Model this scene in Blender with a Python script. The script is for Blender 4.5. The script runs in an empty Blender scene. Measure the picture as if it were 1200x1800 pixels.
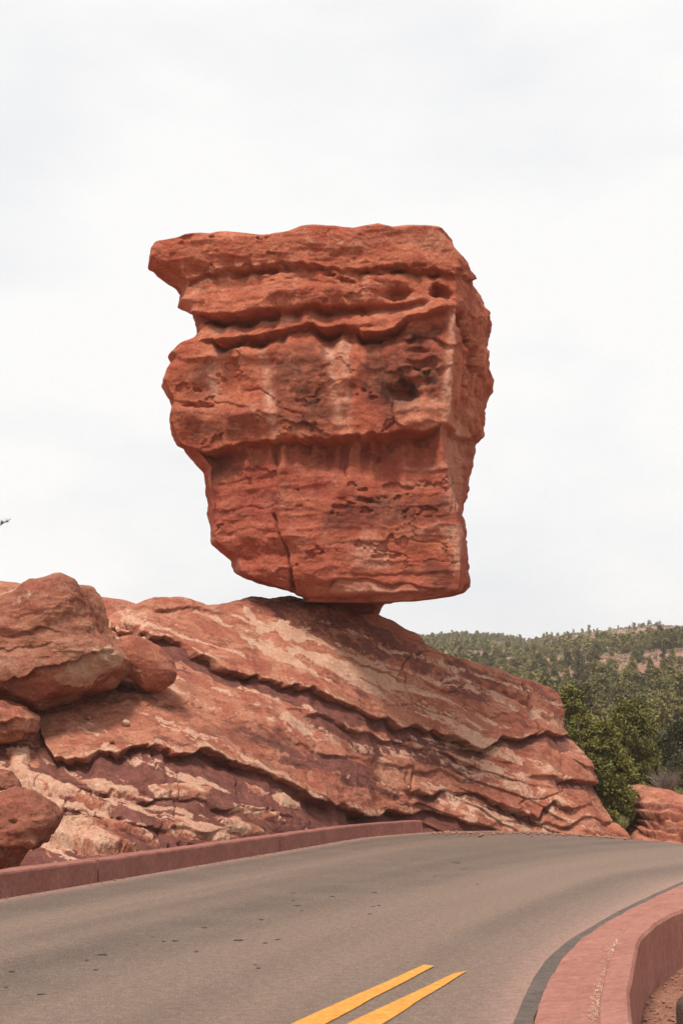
import bpy, math, random
import numpy as np

# ------------------------------------------------------------------ camera, sky, sun, exposure
sc = bpy.context.scene
F = 2500.0                      # focal length in photograph pixels (1200 x 1800), i.e. a 50 mm lens on 24x36
EYE = 1.6
PITCH = math.atan(460.0 / F)
cam_d = bpy.data.cameras.new('camera')
cam = bpy.data.objects.new('camera', cam_d)
sc.collection.objects.link(cam)
cam.location = (0, 0, EYE)
cam.rotation_euler = (math.radians(90) + PITCH, 0, 0)
cam_d.sensor_fit = 'VERTICAL'
cam_d.sensor_height = 36.0
cam_d.lens = 36.0 * F / 1800.0
cam_d.clip_start = 0.1
cam_d.clip_end = 20000
cam_d.dof.use_dof = True
cam_d.dof.focus_distance = 38.0
cam_d.dof.aperture_fstop = 5.0
sc.camera = cam

SUN_EL, SUN_AZ = math.radians(64), math.radians(207)   # azimuth clockwise from +Y: behind the camera, a little left
world = bpy.data.worlds.new('World')
sc.world = world
world.use_nodes = True
wn, wl = world.node_tree.nodes, world.node_tree.links
wn.clear()
wo = wn.new('ShaderNodeOutputWorld')
bg = wn.new('ShaderNodeBackground'); bg.inputs['Strength'].default_value = 0.1
sky = wn.new('ShaderNodeTexSky'); sky.sky_type = 'NISHITA'; sky.sun_disc = False
sky.sun_elevation = SUN_EL; sky.sun_rotation = SUN_AZ
sky.air_density = 1.0; sky.dust_density = 4.0
tc = wn.new('ShaderNodeTexCoord')
mp = wn.new('ShaderNodeMapping'); mp.inputs['Scale'].default_value = (1.0, 1.0, 2.2)
nz = wn.new('ShaderNodeTexNoise'); nz.inputs['Scale'].default_value = 2.3
nz.inputs['Detail'].default_value = 5; nz.inputs['Roughness'].default_value = 0.5
cr = wn.new('ShaderNodeValToRGB')
cr.color_ramp.elements[0].position = 0.36; cr.color_ramp.elements[0].color = (3.05, 3.13, 3.25, 1)
cr.color_ramp.elements[1].position = 0.56; cr.color_ramp.elements[1].color = (3.72, 3.70, 3.65, 1)
mx = wn.new('ShaderNodeMix'); mx.data_type = 'RGBA'; mx.inputs['Factor'].default_value = 0.97
wl.new(tc.outputs['Generated'], mp.inputs['Vector']); wl.new(mp.outputs[0], nz.inputs['Vector'])
wl.new(nz.outputs['Fac'], cr.inputs['Fac'])
wl.new(sky.outputs[0], mx.inputs[6]); wl.new(cr.outputs[0], mx.inputs[7])
wl.new(mx.outputs[2], bg.inputs['Color']); wl.new(bg.outputs[0], wo.inputs['Surface'])

sun_d = bpy.data.lights.new('sun', 'SUN'); sun_d.energy = 1.5; sun_d.angle = math.radians(12)
sun_d.color = (1.0, 0.94, 0.86)
sun = bpy.data.objects.new('sun', sun_d); sc.collection.objects.link(sun)
sun.rotation_euler = (math.radians(90) - SUN_EL, 0, -SUN_AZ + math.pi)

sc.view_settings.view_transform = 'Standard'
sc.view_settings.look = 'None'
sc.view_settings.exposure = 1.42
sc.view_settings.gamma = 1.0
sc.view_settings.use_curve_mapping = False
sc.render.engine = 'CYCLES'
sc.cycles.use_denoising = True
sc.cycles.denoising_prefilter = 'FAST'
sc.cycles.max_bounces = 6
sc.cycles.diffuse_bounces = 3
sc.cycles.volume_bounces = 1

np.seterr(all='ignore')
rng = np.random.default_rng(11)
random.seed(5)
CP, SP = math.cos(PITCH), math.sin(PITCH)

# ------------------------------------------------------------------ helpers: pixels of the survey photograph <-> place
def at(px, py, Y):
    dx = (np.asarray(px, float) - 600) / F; dy = (900 - np.asarray(py, float)) / F
    wy = CP - SP * dy; wz = SP + CP * dy
    k = np.asarray(Y, float) / wy
    return np.stack(np.broadcast_arrays(dx * k, np.asarray(Y, float) + 0 * k, EYE + wz * k), -1)
def proj(P):
    x, y, z = P[..., 0], P[..., 1], P[..., 2] - EYE
    d = y * CP + z * SP; u = -y * SP + z * CP
    return 600 + F * x / d, 900 - F * u / d
def ground(px, py, z0=0.0):
    dx = (px - 600) / F; dy = (900 - py) / F
    wy = CP - SP * dy; wz = SP + CP * dy
    k = (z0 - EYE) / wz
    return np.array([dx * k, wy * k, z0])
def z_of(py, Y): return float(at(600, py, Y)[2])

# ------------------------------------------------------------------ helpers: noise
_TAB = np.random.default_rng(99).uniform(-1, 1, 16384).astype(np.float32)
def vnoise(x, y, z, s=0):
    x, y, z = np.broadcast_arrays(np.asarray(x, np.float32), np.asarray(y, np.float32), np.asarray(z, np.float32))
    T = []; H = []
    for a, k in ((x, 73856093), (y, 19349663), (z, 83492791)):
        f = np.floor(a); i = f.astype(np.int32); t = a - f
        T.append(t * t * t * (t * (t * 6 - 15) + 10))
        h0 = i * np.int32(k); H.append((h0, h0 + np.int32(k)))
    sd = np.int32((s * 40503 + 12345) & 0x3fff)
    def c(ab, k):
        h = ab ^ H[2][k] ; h = h ^ (h >> np.int32(15)) ^ (h >> np.int32(7)); h = (h + sd) & np.int32(16383); return _TAB[h]
    r = []
    ab = [[H[0][i] ^ H[1][j] for j in (0, 1)] for i in (0, 1)]
    for k in (0, 1):
        p = c(ab[0][0], k); p = p + (c(ab[1][0], k) - p) * T[0]
        q = c(ab[0][1], k); q = q + (c(ab[1][1], k) - q) * T[0]
        r.append(p + (q - p) * T[1])
    return r[0] + (r[1] - r[0]) * T[2]
def fbm(x, y, z, oct=4, s=0, gain=0.5):
    v = 0; a = 1.0; f = 1.0; t = 0
    for k in range(oct):
        v = v + a * vnoise(x * f + 17.3 * k, y * f - 9.1 * k, z * f + 4.7 * k, s + k); t += a; a *= gain; f *= 2.03
    return v / t
def ridged(x, y, z, oct=4, s=0):
    v = 0; a = 1.0; f = 1.0; t = 0
    for k in range(oct):
        v = v + a * (1 - np.abs(vnoise(x * f + 3.1 * k, y * f + 7.7 * k, z * f, s + k)) * 2); t += a; a *= .5; f *= 2.1
    return v / t
def sst(a, b, x):
    t = np.clip((x - a) / (b - a), 0, 1); return t * t * (3 - 2 * t)
def smooth_axis(A, axis, n, wrap=False):
    A = np.moveaxis(A, axis, 0).copy()
    for _ in range(n):
        if wrap: A = .25 * np.roll(A, 1, 0) + .5 * A + .25 * np.roll(A, -1, 0)
        else: A[1:-1] = .25 * A[:-2] + .5 * A[1:-1] + .25 * A[2:]
    return np.moveaxis(A, 0, axis)
def poly_sd(x, y, poly):                       # signed distance to an outline, inside positive
    poly = np.asarray(poly, float); d = np.full(x.shape, 1e9); ins = np.zeros(x.shape, bool)
    for (x0, y0), (x1, y1) in zip(poly, np.roll(poly, -1, 0)):
        ex, ey = x1 - x0, y1 - y0
        t = np.clip(((x - x0) * ex + (y - y0) * ey) / (ex * ex + ey * ey + 1e-9), 0, 1)
        d = np.minimum(d, (x - x0 - t * ex) ** 2 + (y - y0 - t * ey) ** 2)
        c = ((y0 > y) != (y1 > y)) & (x < ex * (y - y0) / (ey + (1e-12 if ey >= 0 else -1e-12)) + x0)
        ins ^= c
    return np.where(ins, 1, -1) * np.sqrt(d)

# ------------------------------------------------------------------ helpers: meshes and objects
C = sc.collection
def link(name, me, mat=None, parent=None):
    o = bpy.data.objects.new(name, me); C.objects.link(o)
    if mat is not None and me is not None: me.materials.append(mat)
    if parent is not None: o.parent = parent
    return o
def tag(o, label=None, cat=None, group=None, kind=None):
    if label: o['label'] = label
    if cat: o['category'] = cat
    if group: o['group'] = group
    if kind: o['kind'] = kind
    return o
def empty(name, loc=(0, 0, 0)):
    o = bpy.data.objects.new(name, None); o.location = loc; o.empty_display_size = .2; C.objects.link(o); return o
def mesh_np(name, V, Q, attrs=None, smooth=True):
    V = np.asarray(V, np.float32).reshape(-1, 3); Q = np.asarray(Q, np.int32); n, k = Q.shape
    me = bpy.data.meshes.new(name)
    me.vertices.add(len(V)); me.vertices.foreach_set('co', V.ravel())
    me.loops.add(n * k); me.loops.foreach_set('vertex_index', Q.ravel())
    me.polygons.add(n); me.polygons.foreach_set('loop_start', np.arange(0, n * k, k, dtype=np.int32))
    me.polygons.foreach_set('use_smooth', np.full(n, smooth, bool))
    me.update(calc_edges=True)
    for a, v in (attrs or {}).items():
        at_ = me.attributes.new(a, 'FLOAT', 'POINT'); at_.data.foreach_set('value', np.asarray(v, np.float32).ravel())
    return me
def grid_quads(nu, nv, wrap=False):
    i = np.arange(nu if wrap else nu - 1); j = np.arange(nv - 1)
    I, J = np.meshgrid(i, j, indexing='ij'); I2 = (I + 1) % nu
    return np.stack([I * nv + J, I2 * nv + J, I2 * nv + J + 1, I * nv + J + 1], -1).reshape(-1, 4)
def grid_normals(P, wrap=False):
    du = np.empty_like(P)
    if wrap: du = np.roll(P, -1, 0) - np.roll(P, 1, 0)
    else: du = np.gradient(P, axis=0)
    dv = np.gradient(P, axis=1)
    n = np.cross(du, dv); l = np.linalg.norm(n, axis=-1, keepdims=True)
    return n / np.maximum(l, 1e-9)
def resample(pts, n):
    pts = np.asarray(pts, float); d = np.r_[0, np.cumsum(np.linalg.norm(np.diff(pts, axis=0), axis=1))]
    t = np.linspace(0, d[-1], n)
    return np.stack([np.interp(t, d, pts[:, k]) for k in range(pts.shape[1])], -1)

# ------------------------------------------------------------------ helpers: materials
def new_mat(name):
    m = bpy.data.materials.new(name); m.use_nodes = True
    nt = m.node_tree; b = nt.nodes['Principled BSDF']; return m, nt, b
class NT:
    def __init__(s, nt): s.nt = nt; s.n = nt.nodes; s.l = nt.links
    def pos(s):
        g = s.n.new('ShaderNodeNewGeometry'); return g.outputs['Position']
    def obj(s):
        g = s.n.new('ShaderNodeTexCoord'); return g.outputs['Object']
    def mapv(s, v, scale=(1, 1, 1), rot=(0, 0, 0)):
        m = s.n.new('ShaderNodeMapping'); m.inputs['Scale'].default_value = scale; m.inputs['Rotation'].default_value = rot
        s.l.new(v, m.inputs['Vector']); return m.outputs[0]
    def noise(s, v, scale, detail=4, rough=.55, dist=0):
        m = s.n.new('ShaderNodeTexNoise'); m.inputs['Scale'].default_value = scale; m.inputs['Detail'].default_value = detail
        m.inputs['Roughness'].default_value = rough; m.inputs['Distortion'].default_value = dist
        s.l.new(v, m.inputs['Vector']); return m.outputs['Fac']
    def vor(s, v, scale, feat='F1'):
        m = s.n.new('ShaderNodeTexVoronoi'); m.feature = feat; m.inputs['Scale'].default_value = scale
        s.l.new(v, m.inputs['Vector']); return m.outputs['Distance']
    def attr(s, name):
        a = s.n.new('ShaderNodeAttribute'); a.attribute_name = name; return a.outputs['Fac']
    def rng(s, v, a, b, c=0, d=1):
        m = s.n.new('ShaderNodeMapRange'); m.interpolation_type = 'SMOOTHSTEP'
        for i, x in enumerate((a, b, c, d)): m.inputs[i + 1].default_value = x
        s.l.new(v, m.inputs[0]); return m.outputs[0]
    def math(s, op, a, b=0.0, clamp=False):
        m = s.n.new('ShaderNodeMath'); m.operation = op; m.use_clamp = clamp
        for i, x in enumerate((a, b)):
            if isinstance(x, (int, float)): m.inputs[i].default_value = x
            else: s.l.new(x, m.inputs[i])
        return m.outputs[0]
    def mix(s, f, a, b, mode='MIX'):
        m = s.n.new('ShaderNodeMix'); m.data_type = 'RGBA'; m.blend_type = mode
        for i, x in ((0, f), (6, a), (7, b)):
            if isinstance(x, (int, float)): m.inputs[i].default_value = x
            elif isinstance(x, tuple): m.inputs[i].default_value = (*x, 1)
            else: s.l.new(x, m.inputs[i])
        return m.outputs[2]
    def bump(s, h, dist, strength=1.0, normal=None):
        b = s.n.new('ShaderNodeBump'); b.inputs['Distance'].default_value = dist; b.inputs['Strength'].default_value = strength
        s.l.new(h, b.inputs['Height'])
        if normal is not None: s.l.new(normal, b.inputs['Normal'])
        return b.outputs[0]

RED, ORANGE, PALE, MAROON, DARK = (.51, .16, .10), (.66, .27, .165), (.84, .51, .35), (.19, .068, .054), (.10, .035, .025)
def rock_material(name, red=RED, orange=ORANGE, pale=PALE, maroon=MAROON, dark=DARK, lam=.3, soft=False):
    m, nt, b = new_mat(name); t = NT(nt); p = t.pos()
    n1 = t.noise(p, .7, 6, .62, .8); n2 = t.noise(p, 2.6, 8, .66, .5); n3 = t.noise(p, 15, 6, .7)
    n4 = t.noise(t.mapv(p, (1, 1, 3.2)), 1.3, 7, .64, .9)
    n5 = t.noise(p, 1.5, 8, .7, 1.2)
    col = t.mix(t.rng(n1, .38, .62), red, orange)
    col = t.mix(t.math('MULTIPLY', t.rng(n4, .50, .62), lam * 1.8), col, tuple(x * .55 for x in red))
    col = t.mix(t.math('MULTIPLY', t.rng(n5, .53, .63), .5), col, tuple(.5 * x + .5 * y for x, y in zip(orange, pale)))
    col = t.mix(t.math('MULTIPLY', t.rng(n2, .56, .68), .45), col, tuple(x * .5 for x in red))
    br = t.math('ADD', t.math('MULTIPLY', t.math('SUBTRACT', n2, .5), 1.5), t.math('MULTIPLY', t.math('SUBTRACT', n3, .5), .45))
    def layer(col, a, c, amt=1.0, k=1.0, sf=False):
        at_ = t.attr(a)
        if sf:
            f = t.math('MULTIPLY', at_, t.math('ADD', .75, t.math('MULTIPLY', br, 1.6)), True)
            return t.mix(t.math('MULTIPLY', f, amt), col, c)
        f = t.math('ADD', at_, t.math('MULTIPLY', br, k))
        f = t.math('MULTIPLY', t.rng(f, .38, .54), amt)
        f = t.math('MULTIPLY', f, t.rng(at_, .03, .2))
        return t.mix(f, col, c)
    mar = t.mix(t.rng(n2, .38, .62), maroon, tuple(x * 1.6 for x in maroon))
    col = layer(col, 'maroon', mar, .92, 1.0, soft)
    col = layer(col, 'dark', dark, 1.0, 1.3, True)
    pl = t.mix(t.rng(n5, .42, .6), tuple(.6 * x + .4 * y for x, y in zip(pale, orange)), pale)
    col = layer(col, 'pale', pl, .95, 1.1, soft)
    col = t.mix(1.0, col, t.rng(n3, .25, .75, .78, 1.2), 'MULTIPLY')
    spk = t.noise(p, 34, 3, .8)
    col = t.mix(t.math('MULTIPLY', t.rng(spk, .68, .76), .35), col, tuple(.3 + .5 * x for x in pale))
    nt.links.new(col, b.inputs['Base Color'])
    b.inputs['Roughness'].default_value = .92; b.inputs['Specular IOR Level'].default_value = .15
    h1 = t.noise(p, 5, 9, .7, .4); h2 = t.noise(p, 32, 5, .75)
    h3 = t.noise(t.mapv(p, (1, 1, 5)), 3.5, 7, .68, .5)
    pit = t.rng(t.vor(t.mapv(p, (1, 1, 1.8)), 5.5), .04, .2)
    nb = t.bump(h1, .21); nb = t.bump(h3, .06 * lam * 2, 1.0, nb); nb = t.bump(pit, .03, .6, nb); nb = t.bump(h2, .034, 1.0, nb)
    nt.links.new(nb, b.inputs['Normal'])
    return m

# ------------------------------------------------------------------ rock relief: traced ledges, pits, cracks
def ledge_relief(fx, fy, specs, seed=0, sw=.8, hf=.25):
    disp = np.zeros_like(fx); rim = np.zeros_like(fx); under = np.zeros_like(fx)
    for k, sp in enumerate(specs):
        pts = np.array(sp['p'], float); a = sp.get('a', .3); rough = sp.get('r', 5); lb = sp.get('lb', 22); lu = sp.get('lu', 30)
        y = np.interp(fx, pts[:, 0], pts[:, 1])
        amp = np.interp(fx, pts[:, 0], pts[:, 2]) * a if pts.shape[1] > 2 else np.full_like(fx, a)
        fade = sp.get('fade', 22)
        amp = amp * sst(pts[0, 0] - fade, pts[0, 0], fx) * (1 - sst(pts[-1, 0], pts[-1, 0] + fade, fx))
        b1 = vnoise(fx * .028, 0 * fx, 0 * fx, seed + 31 * k); b2 = vnoise(fx * .075, fy * .015, 0 * fx, seed + 31 * k + 5); b3 = vnoise(fx * .22, fy * .06, 0 * fx, seed + 31 * k + 9)
        jit = rough * (1.3 * b1 + .8 * b2 + hf * b3)
        lbn = lb * (1 + .45 * vnoise(fx * .02, 0 * fx, 0 * fx, seed + 7 * k))
        d0 = fy - y; d = d0 - jit * np.exp(-np.abs(d0) / 26)
        s = 1 / (1 + np.exp(-np.clip(d / sw, -30, 30)))
        amv = amp * (1 + .45 * b1 + .25 * b2)
        disp += amv * (-s * np.exp(-np.maximum(d, 0) / lbn) + (1 - s) * sp.get('up', .3) * np.exp(np.minimum(d0 - rough, 0) / lu))
        an = np.clip(amp / max(abs(a), 1e-6), 0, 1)
        rim = np.maximum(rim, an * sp.get('rim', 0) * (1 - sst(-3.5, -1.0, d)) * np.exp(np.minimum(d, 0) / (sp.get('rw', 9) * (1 + .7 * b2))))
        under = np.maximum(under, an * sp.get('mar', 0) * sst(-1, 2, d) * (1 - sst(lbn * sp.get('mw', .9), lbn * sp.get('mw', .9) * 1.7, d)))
    return disp, rim, under
def pits(fx, fy, L):
    d = np.zeros_like(fx); wx = fx + 9 * fbm(fx * .045, fy * .06, 0 * fx, 4, 611, .65); wy = fy + 7 * fbm(fx * .045, fy * .06, 0 * fx + 3, 4, 612, .65)
    for (x, y, rx, ry, dep, *rot) in L:
        a = math.radians(rot[0]) if rot else 0
        dx, dy = wx - x, wy - y
        X = (dx * math.cos(a) + dy * math.sin(a)) / rx; Y = (-dx * math.sin(a) + dy * math.cos(a)) / ry
        r2 = X * X + Y * Y
        d -= dep * np.exp(-(r2 ** 1.6))
    return d
_JC = {}
def crack(fx, fy, pts, w, dep, seed=0):
    pts = np.array(pts, float); d = np.full(fx.shape, 1e9)
    if _JC.get('k') is not fx:
        _JC.update(k=fx, x=fx + 4 * fbm(fx * .05, fy * .05, 0 * fx, 3, 7), y=fy + 4 * fbm(fx * .05, fy * .05, 0 * fx + 9, 3, 7))
    jx, jy = _JC['x'], _JC['y']
    for (x0, y0), (x1, y1) in zip(pts[:-1], pts[1:]):
        ex, ey = x1 - x0, y1 - y0
        t = np.clip(((jx - x0) * ex + (jy - y0) * ey) / (ex * ex + ey * ey), 0, 1)
        d = np.minimum(d, (jx - x0 - t * ex) ** 2 + (jy - y0 - t * ey) ** 2)
    return -dep * np.exp(-d / (w * w))

rock_mat = rock_material('red_sandstone')
rock_mat_b = rock_material('balanced_sandstone', red=(.53, .130, .071), orange=(.67, .215, .118), pale=(.84, .46, .32), maroon=(.28, .058, .042), soft=True, lam=.16)
pale_stone = rock_material('pale_pebble', red=(.6, .4, .3), orange=(.7, .5, .38))
rock_mat_g = rock_material('dusty_sandstone', red=(.42, .14, .087), orange=(.55, .23, .14), pale=(.70, .44, .30), maroon=(.165, .06, .047))

# ================================================================== SETTING
# ------------------------------------------------------------------ terrain sheet with the wooded hill
RX = [-400, 300, 745, 800, 850, 920, 950, 1000, 1080, 1130, 1200, 1400, 1800, 2600]
RY = [1164, 1152, 1141, 1136, 1139, 1150, 1142, 1133, 1125, 1120, 1125, 1120, 1136, 1166]
def crest_drop(X, Y):
    s = np.maximum(.93 * (X - 5.2) + .37 * (Y - 38.5), 0)
    return -np.where(s < 8, .022 * s * s, .022 * 64 + .352 * (s - 8) * .35)
def terrain_h(X, Y):
    D = np.hypot(X, Y); Yc = np.maximum(Y, 1.0)
    px = 600 + F * X / Yc * .97
    ridge_py = np.interp(px, RX, RY)
    ridge_tan = (1360 - ridge_py) / F * 1.02
    DR = 560 + 60 * vnoise(px * .004, 0 * px, 0 * px, 5)
    near = -.42 + np.maximum(crest_drop(X, Y), -3.2)
    zr = EYE + ridge_tan * DR
    t = np.clip((Yc - 75) / (DR - 75), 0, 1)
    prof = t * .86 + .14 * sst(0, 1, t) + .045 * np.sin(t * 15 + X * .01) * t * (1 - t) * 2
    z = np.where(Y > 0, near * (1 - sst(60, 110, Yc)) + -2.4 * sst(60, 110, Yc) * (1 - t) + prof * (zr + 2.4) * sst(40, 110, Yc), near)
    z = z + fbm(X * .012, Y * .012, 0 * X, 4, 3) * 5 * sst(100, 220, Yc) * (1 - .75 * t)
    beyond = np.maximum(Yc - DR, 0)
    z = np.where(Y > DR, zr - beyond * .06 - 0, z)
    z = np.maximum(z, np.where(D > 500, -20, -60))
    z = z + .05 * fbm(X * .5, Y * .5, 0 * X, 3, 2) * sst(2, 30, D)
    return z
s = np.linspace(-1, 1, 561)
gx = 5 + 4000 * np.sign(s) * (np.abs(s) ** 3.4) + 160 * s
s2 = np.linspace(-.62, 1, 621)
gy = 30 + 5200 * np.sign(s2) * (np.abs(s2) ** 3.6) + 190 * s2
GX, GY = np.meshgrid(gx, gy, indexing='ij')
GZ = terrain_h(GX, GY)
def hill_bare(X, Y):
    px = 600 + F * X / np.maximum(Y, 1) * .97
    n = fbm(X * .011, Y * .006, 0 * X, 4, 21)
    t = (Y - 75) / 485
    ridge = sst(.55, .85, t) * sst(920, 990, px)
    return .72 * n + .55 * ridge
bare = hill_bare(GX, GY)
ter = mesh_np('ground', np.stack([GX, GY, GZ], -1), grid_quads(*GX.shape),
              {'bare': sst(.10, .42, bare) * sst(70, 120, GY), 'far': sst(60, 110, np.hypot(GX, GY)), 'up': sst(260, 470, GY)})
m, nt, b = new_mat('red_soil_and_scrub'); t = NT(nt); p = t.pos()
n1 = t.noise(p, .09, 6, .65); n2 = t.noise(p, 1.3, 6, .7); n3 = t.noise(p, 14, 5, .7)
soil = t.mix(t.rng(n2, .3, .7), (.20, .085, .055), (.31, .145, .095))
soil = t.mix(t.rng(n3, .45, .75), soil, (.38, .2, .14))
scrub = t.mix(t.rng(n1, .35, .65), (.085, .075, .045), (.16, .12, .075))
scrub = t.mix(t.rng(t.noise(p, .5, 5, .7), .5, .66), scrub, (.055, .065, .03))
bare_c = t.mix(t.rng(n1, .4, .62), (.24, .12, .085), (.36, .26, .185))
bare_c = t.mix(t.attr('up'), t.mix(.5, bare_c, (.26, .11, .075)), bare_c)
bare_c = t.mix(t.rng(t.noise(p, .35, 6, .75), .5, .62), bare_c, (.13, .1, .065))
far = t.mix(t.rng(t.math('ADD', t.attr('bare'), t.math('MULTIPLY', t.math('SUBTRACT', t.noise(p, .2, 5, .7), .5), 1.3)), .35, .75), scrub, bare_c)
nt.links.new(t.mix(t.attr('far'), soil, far), b.inputs['Base Color'])
b.inputs['Roughness'].default_value = .95; b.inputs['Specular IOR Level'].default_value = .1
nt.links.new(t.bump(n3, .03, 1, t.bump(n2, .12)), b.inputs['Normal'])
soil_mat = m
tag(link('ground', ter, m), kind='structure')

# ------------------------------------------------------------------ road
LE = np.array([(-13, -14), (-9.6, 0), (-7.4, 9), (-5.6, 14.6)] + [tuple(ground(*q)[:2]) for q in ((0, 1580), (169, 1552), (330, 1524), (490, 1497), (642, 1471), (700, 1467), (757, 1462))] + [(4.3, 41.5), (7.2, 44.5), (11.5, 46.5), (17, 46.5), (26, 43), (40, 36)])
RE = np.array([(-.9, -14), (-.35, 0), (.45, 6)] + [tuple(ground(*q)[:2]) for q in ((904, 1800), (920, 1755), (955, 1698), (1005, 1650), (1085, 1604), (1200, 1550))] + [(7.9, 25.6), (12, 29.3), (17, 31), (24, 30), (38, 24)])
def catmull(P, n):
    P = np.asarray(P, float); d = np.r_[0, np.cumsum(np.linalg.norm(np.diff(P, axis=0), axis=1))]
    # smooth: dense linear + gaussian
    t_ = np.linspace(0, d[-1], 1200)
    A = np.stack([np.interp(t_, d, P[:, k]) for k in range(P.shape[1])], -1)
    A = smooth_axis(A, 0, 260)
    return resample(A, n)
LEs, REs = catmull(LE, 420), catmull(RE, 420)
wv = np.linspace(0, 1, 70)
XY = LEs[:, None, :] * (1 - wv)[None, :, None] + REs[:, None, :] * wv[None, :, None]
RXg, RYg = XY[..., 0], XY[..., 1]
along = np.broadcast_to(np.linspace(0, 60, 420)[:, None], RXg.shape); acr = np.broadcast_to(wv[None, :], RXg.shape)
RZ = crest_drop(RXg, RYg) + .003 * fbm(RXg * .3, RYg * .3, 0 * RXg, 3, 8)
band = fbm(acr * 9 + .25 * vnoise(along * .12, 0 * along, 0 * along, 2), along * .035, 0 * along, 3, 44)
edge = np.maximum(np.exp(-acr / .05), .85 * np.exp(-(1 - acr) / .07))
road_me = mesh_np('road', np.stack([RXg, RYg, RZ], -1), grid_quads(*RXg.shape), {'band': .5 + .9 * band, 'edge': edge})
m, nt, b = new_mat('dusty_asphalt'); t = NT(nt); p = t.pos()
n1 = t.noise(p, .8, 5, .6); n2 = t.noise(p, 60, 4, .8); n3 = t.noise(p, 7, 6, .7)
base = t.mix(t.rng(t.attr('band'), -.05, 1.05), (.108, .074, .056), (.205, .135, .099))
base = t.mix(t.math('MULTIPLY', t.rng(n1, .4, .7), .35), base, (.185, .132, .105))
base = t.mix(t.math('MULTIPLY', t.rng(n3, .5, .8), .3), base, (.12, .095, .085))
base = t.mix(t.rng(t.math('ADD', t.attr('edge'), t.math('MULTIPLY', t.math('SUBTRACT', n3, .5), .5)), .2, .9), base, (.29, .172, .135))
spk = t.noise(p, 38, 3, .9)
base = t.mix(t.math('MULTIPLY', t.rng(spk, .58, .68), .75), base, (.40, .30, .235))
base = t.mix(t.math('MULTIPLY', t.rng(t.noise(p, 47, 3, .9), .6, .7), .6), base, (.06, .05, .045))
base = t.mix(1.0, base, t.rng(n2, .2, .8, .5, 1.5), 'MULTIPLY')
base = t.mix(1.0, base, t.rng(t.noise(p, 11, 10, .86), .3, .7, .7, 1.3), 'MULTIPLY')
nt.links.new(base, b.inputs['Base Color']); b.inputs['Roughness'].default_value = .82; b.inputs['Specular IOR Level'].default_value = .3
nt.links.new(t.bump(n2, .012, .9), b.inputs['Normal'])
road = tag(link('road', road_me, m), kind='structure')

def strip(L, R, z, n=80):
    A = np.stack([resample(L, n), resample(R, n)], 1); V = np.zeros((n, 2, 3)); V[..., :2] = A
    V[..., 2] = crest_drop(V[..., 0], V[..., 1]) + z
    return V
def mat_simple(name, c1, c2, scale=6, rough=.8, bump=.01, bscale=60, c3=None, spec=.3):
    m, nt, b = new_mat(name); t = NT(nt); p = t.pos()
    col = t.mix(t.rng(t.noise(p, scale, 6, .68, .3), .32, .68), c1, c2)
    if c3: col = t.mix(t.rng(t.noise(p, scale * 3.7, 6, .75), .56, .72), col, c3)
    col = t.mix(1.0, col, t.rng(t.noise(p, 13, 9, .8), .3, .7, .74, 1.26), 'MULTIPLY')
    nt.links.new(col, b.inputs['Base Color']); b.inputs['Roughness'].default_value = rough; b.inputs['Specular IOR Level'].default_value = spec
    nt.links.new(t.bump(t.noise(p, bscale, 5, .75), bump), b.inputs['Normal'])
    return m
yellow = mat_simple('worn_yellow_paint', (.54, .225, .03), (.60, .265, .045), 6, .75, .006, 60, (.25, .16, .095))
tar = mat_simple('tar', (.055, .042, .036), (.085, .064, .054), 20, .6, .004)
patch_m = mat_simple('dark_asphalt_patch', (.09, .07, .058), (.13, .096, .077), 5, .85, .012, 70, (.19, .13, .1))
# two painted centre lines, each a thin sheet with a worn pointed end
for q0, q1, q2, q3 in (((508, 1803), (745, 1697), (763, 1699), (567, 1803)), ((606, 1803), (798, 1712), (820, 1708), (668, 1803))):
    a0, a1, c1, c0 = [ground(*q)[:2] for q in (q0, q1, q2, q3)]
    a_, c_ = a0 + (a0 - a1) * 3, c0 + (c0 - c1) * 3
    n = 90
    Lp = resample([a_, a0, a1], n); Rp = resample([c_, c0, c1], n)
    w = (Rp - Lp); jag = .05 * fbm(np.linspace(0, 22, n), np.zeros(n), np.zeros(n), 3, 9)[:, None]
    V = strip(Lp + w * jag, Rp - w * np.roll(jag, 11, 0), .007, n)
    link('lane_line', mesh_np('lane_line', V, grid_quads(n, 2), smooth=False), yellow, road)
# dark sealed strip along the right kerb
SO = catmull(np.array([(-1.0, -14), (-.42, 0), (.35, 6)] + [tuple(ground(*q)[:2]) for q in ((900, 1800), (915, 1757), (948, 1700), (998, 1652), (1080, 1605), (1200, 1549))] + [(7.6, 25.8), (12, 29.6)]), 160)
SI = catmull(np.array([(-.6, -14), (0.0, 0), (.72, 6)] + [tuple(ground(*q)[:2]) for q in ((938, 1800), (950, 1757), (980, 1700), (1022, 1652), (1096, 1607), (1200, 1556))] + [(7.9, 25.3), (12.1, 29.0)]), 160)
jg = .04 * fbm(np.linspace(0, 60, 160), np.zeros(160), np.zeros(160), 4, 19)[:, None]
link('asphalt_patch', mesh_np('asphalt_patch', strip(SO + jg, SI + np.roll(jg, 13, 0), .0065, 160), grid_quads(160, 2), smooth=False), patch_m, road)
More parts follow.
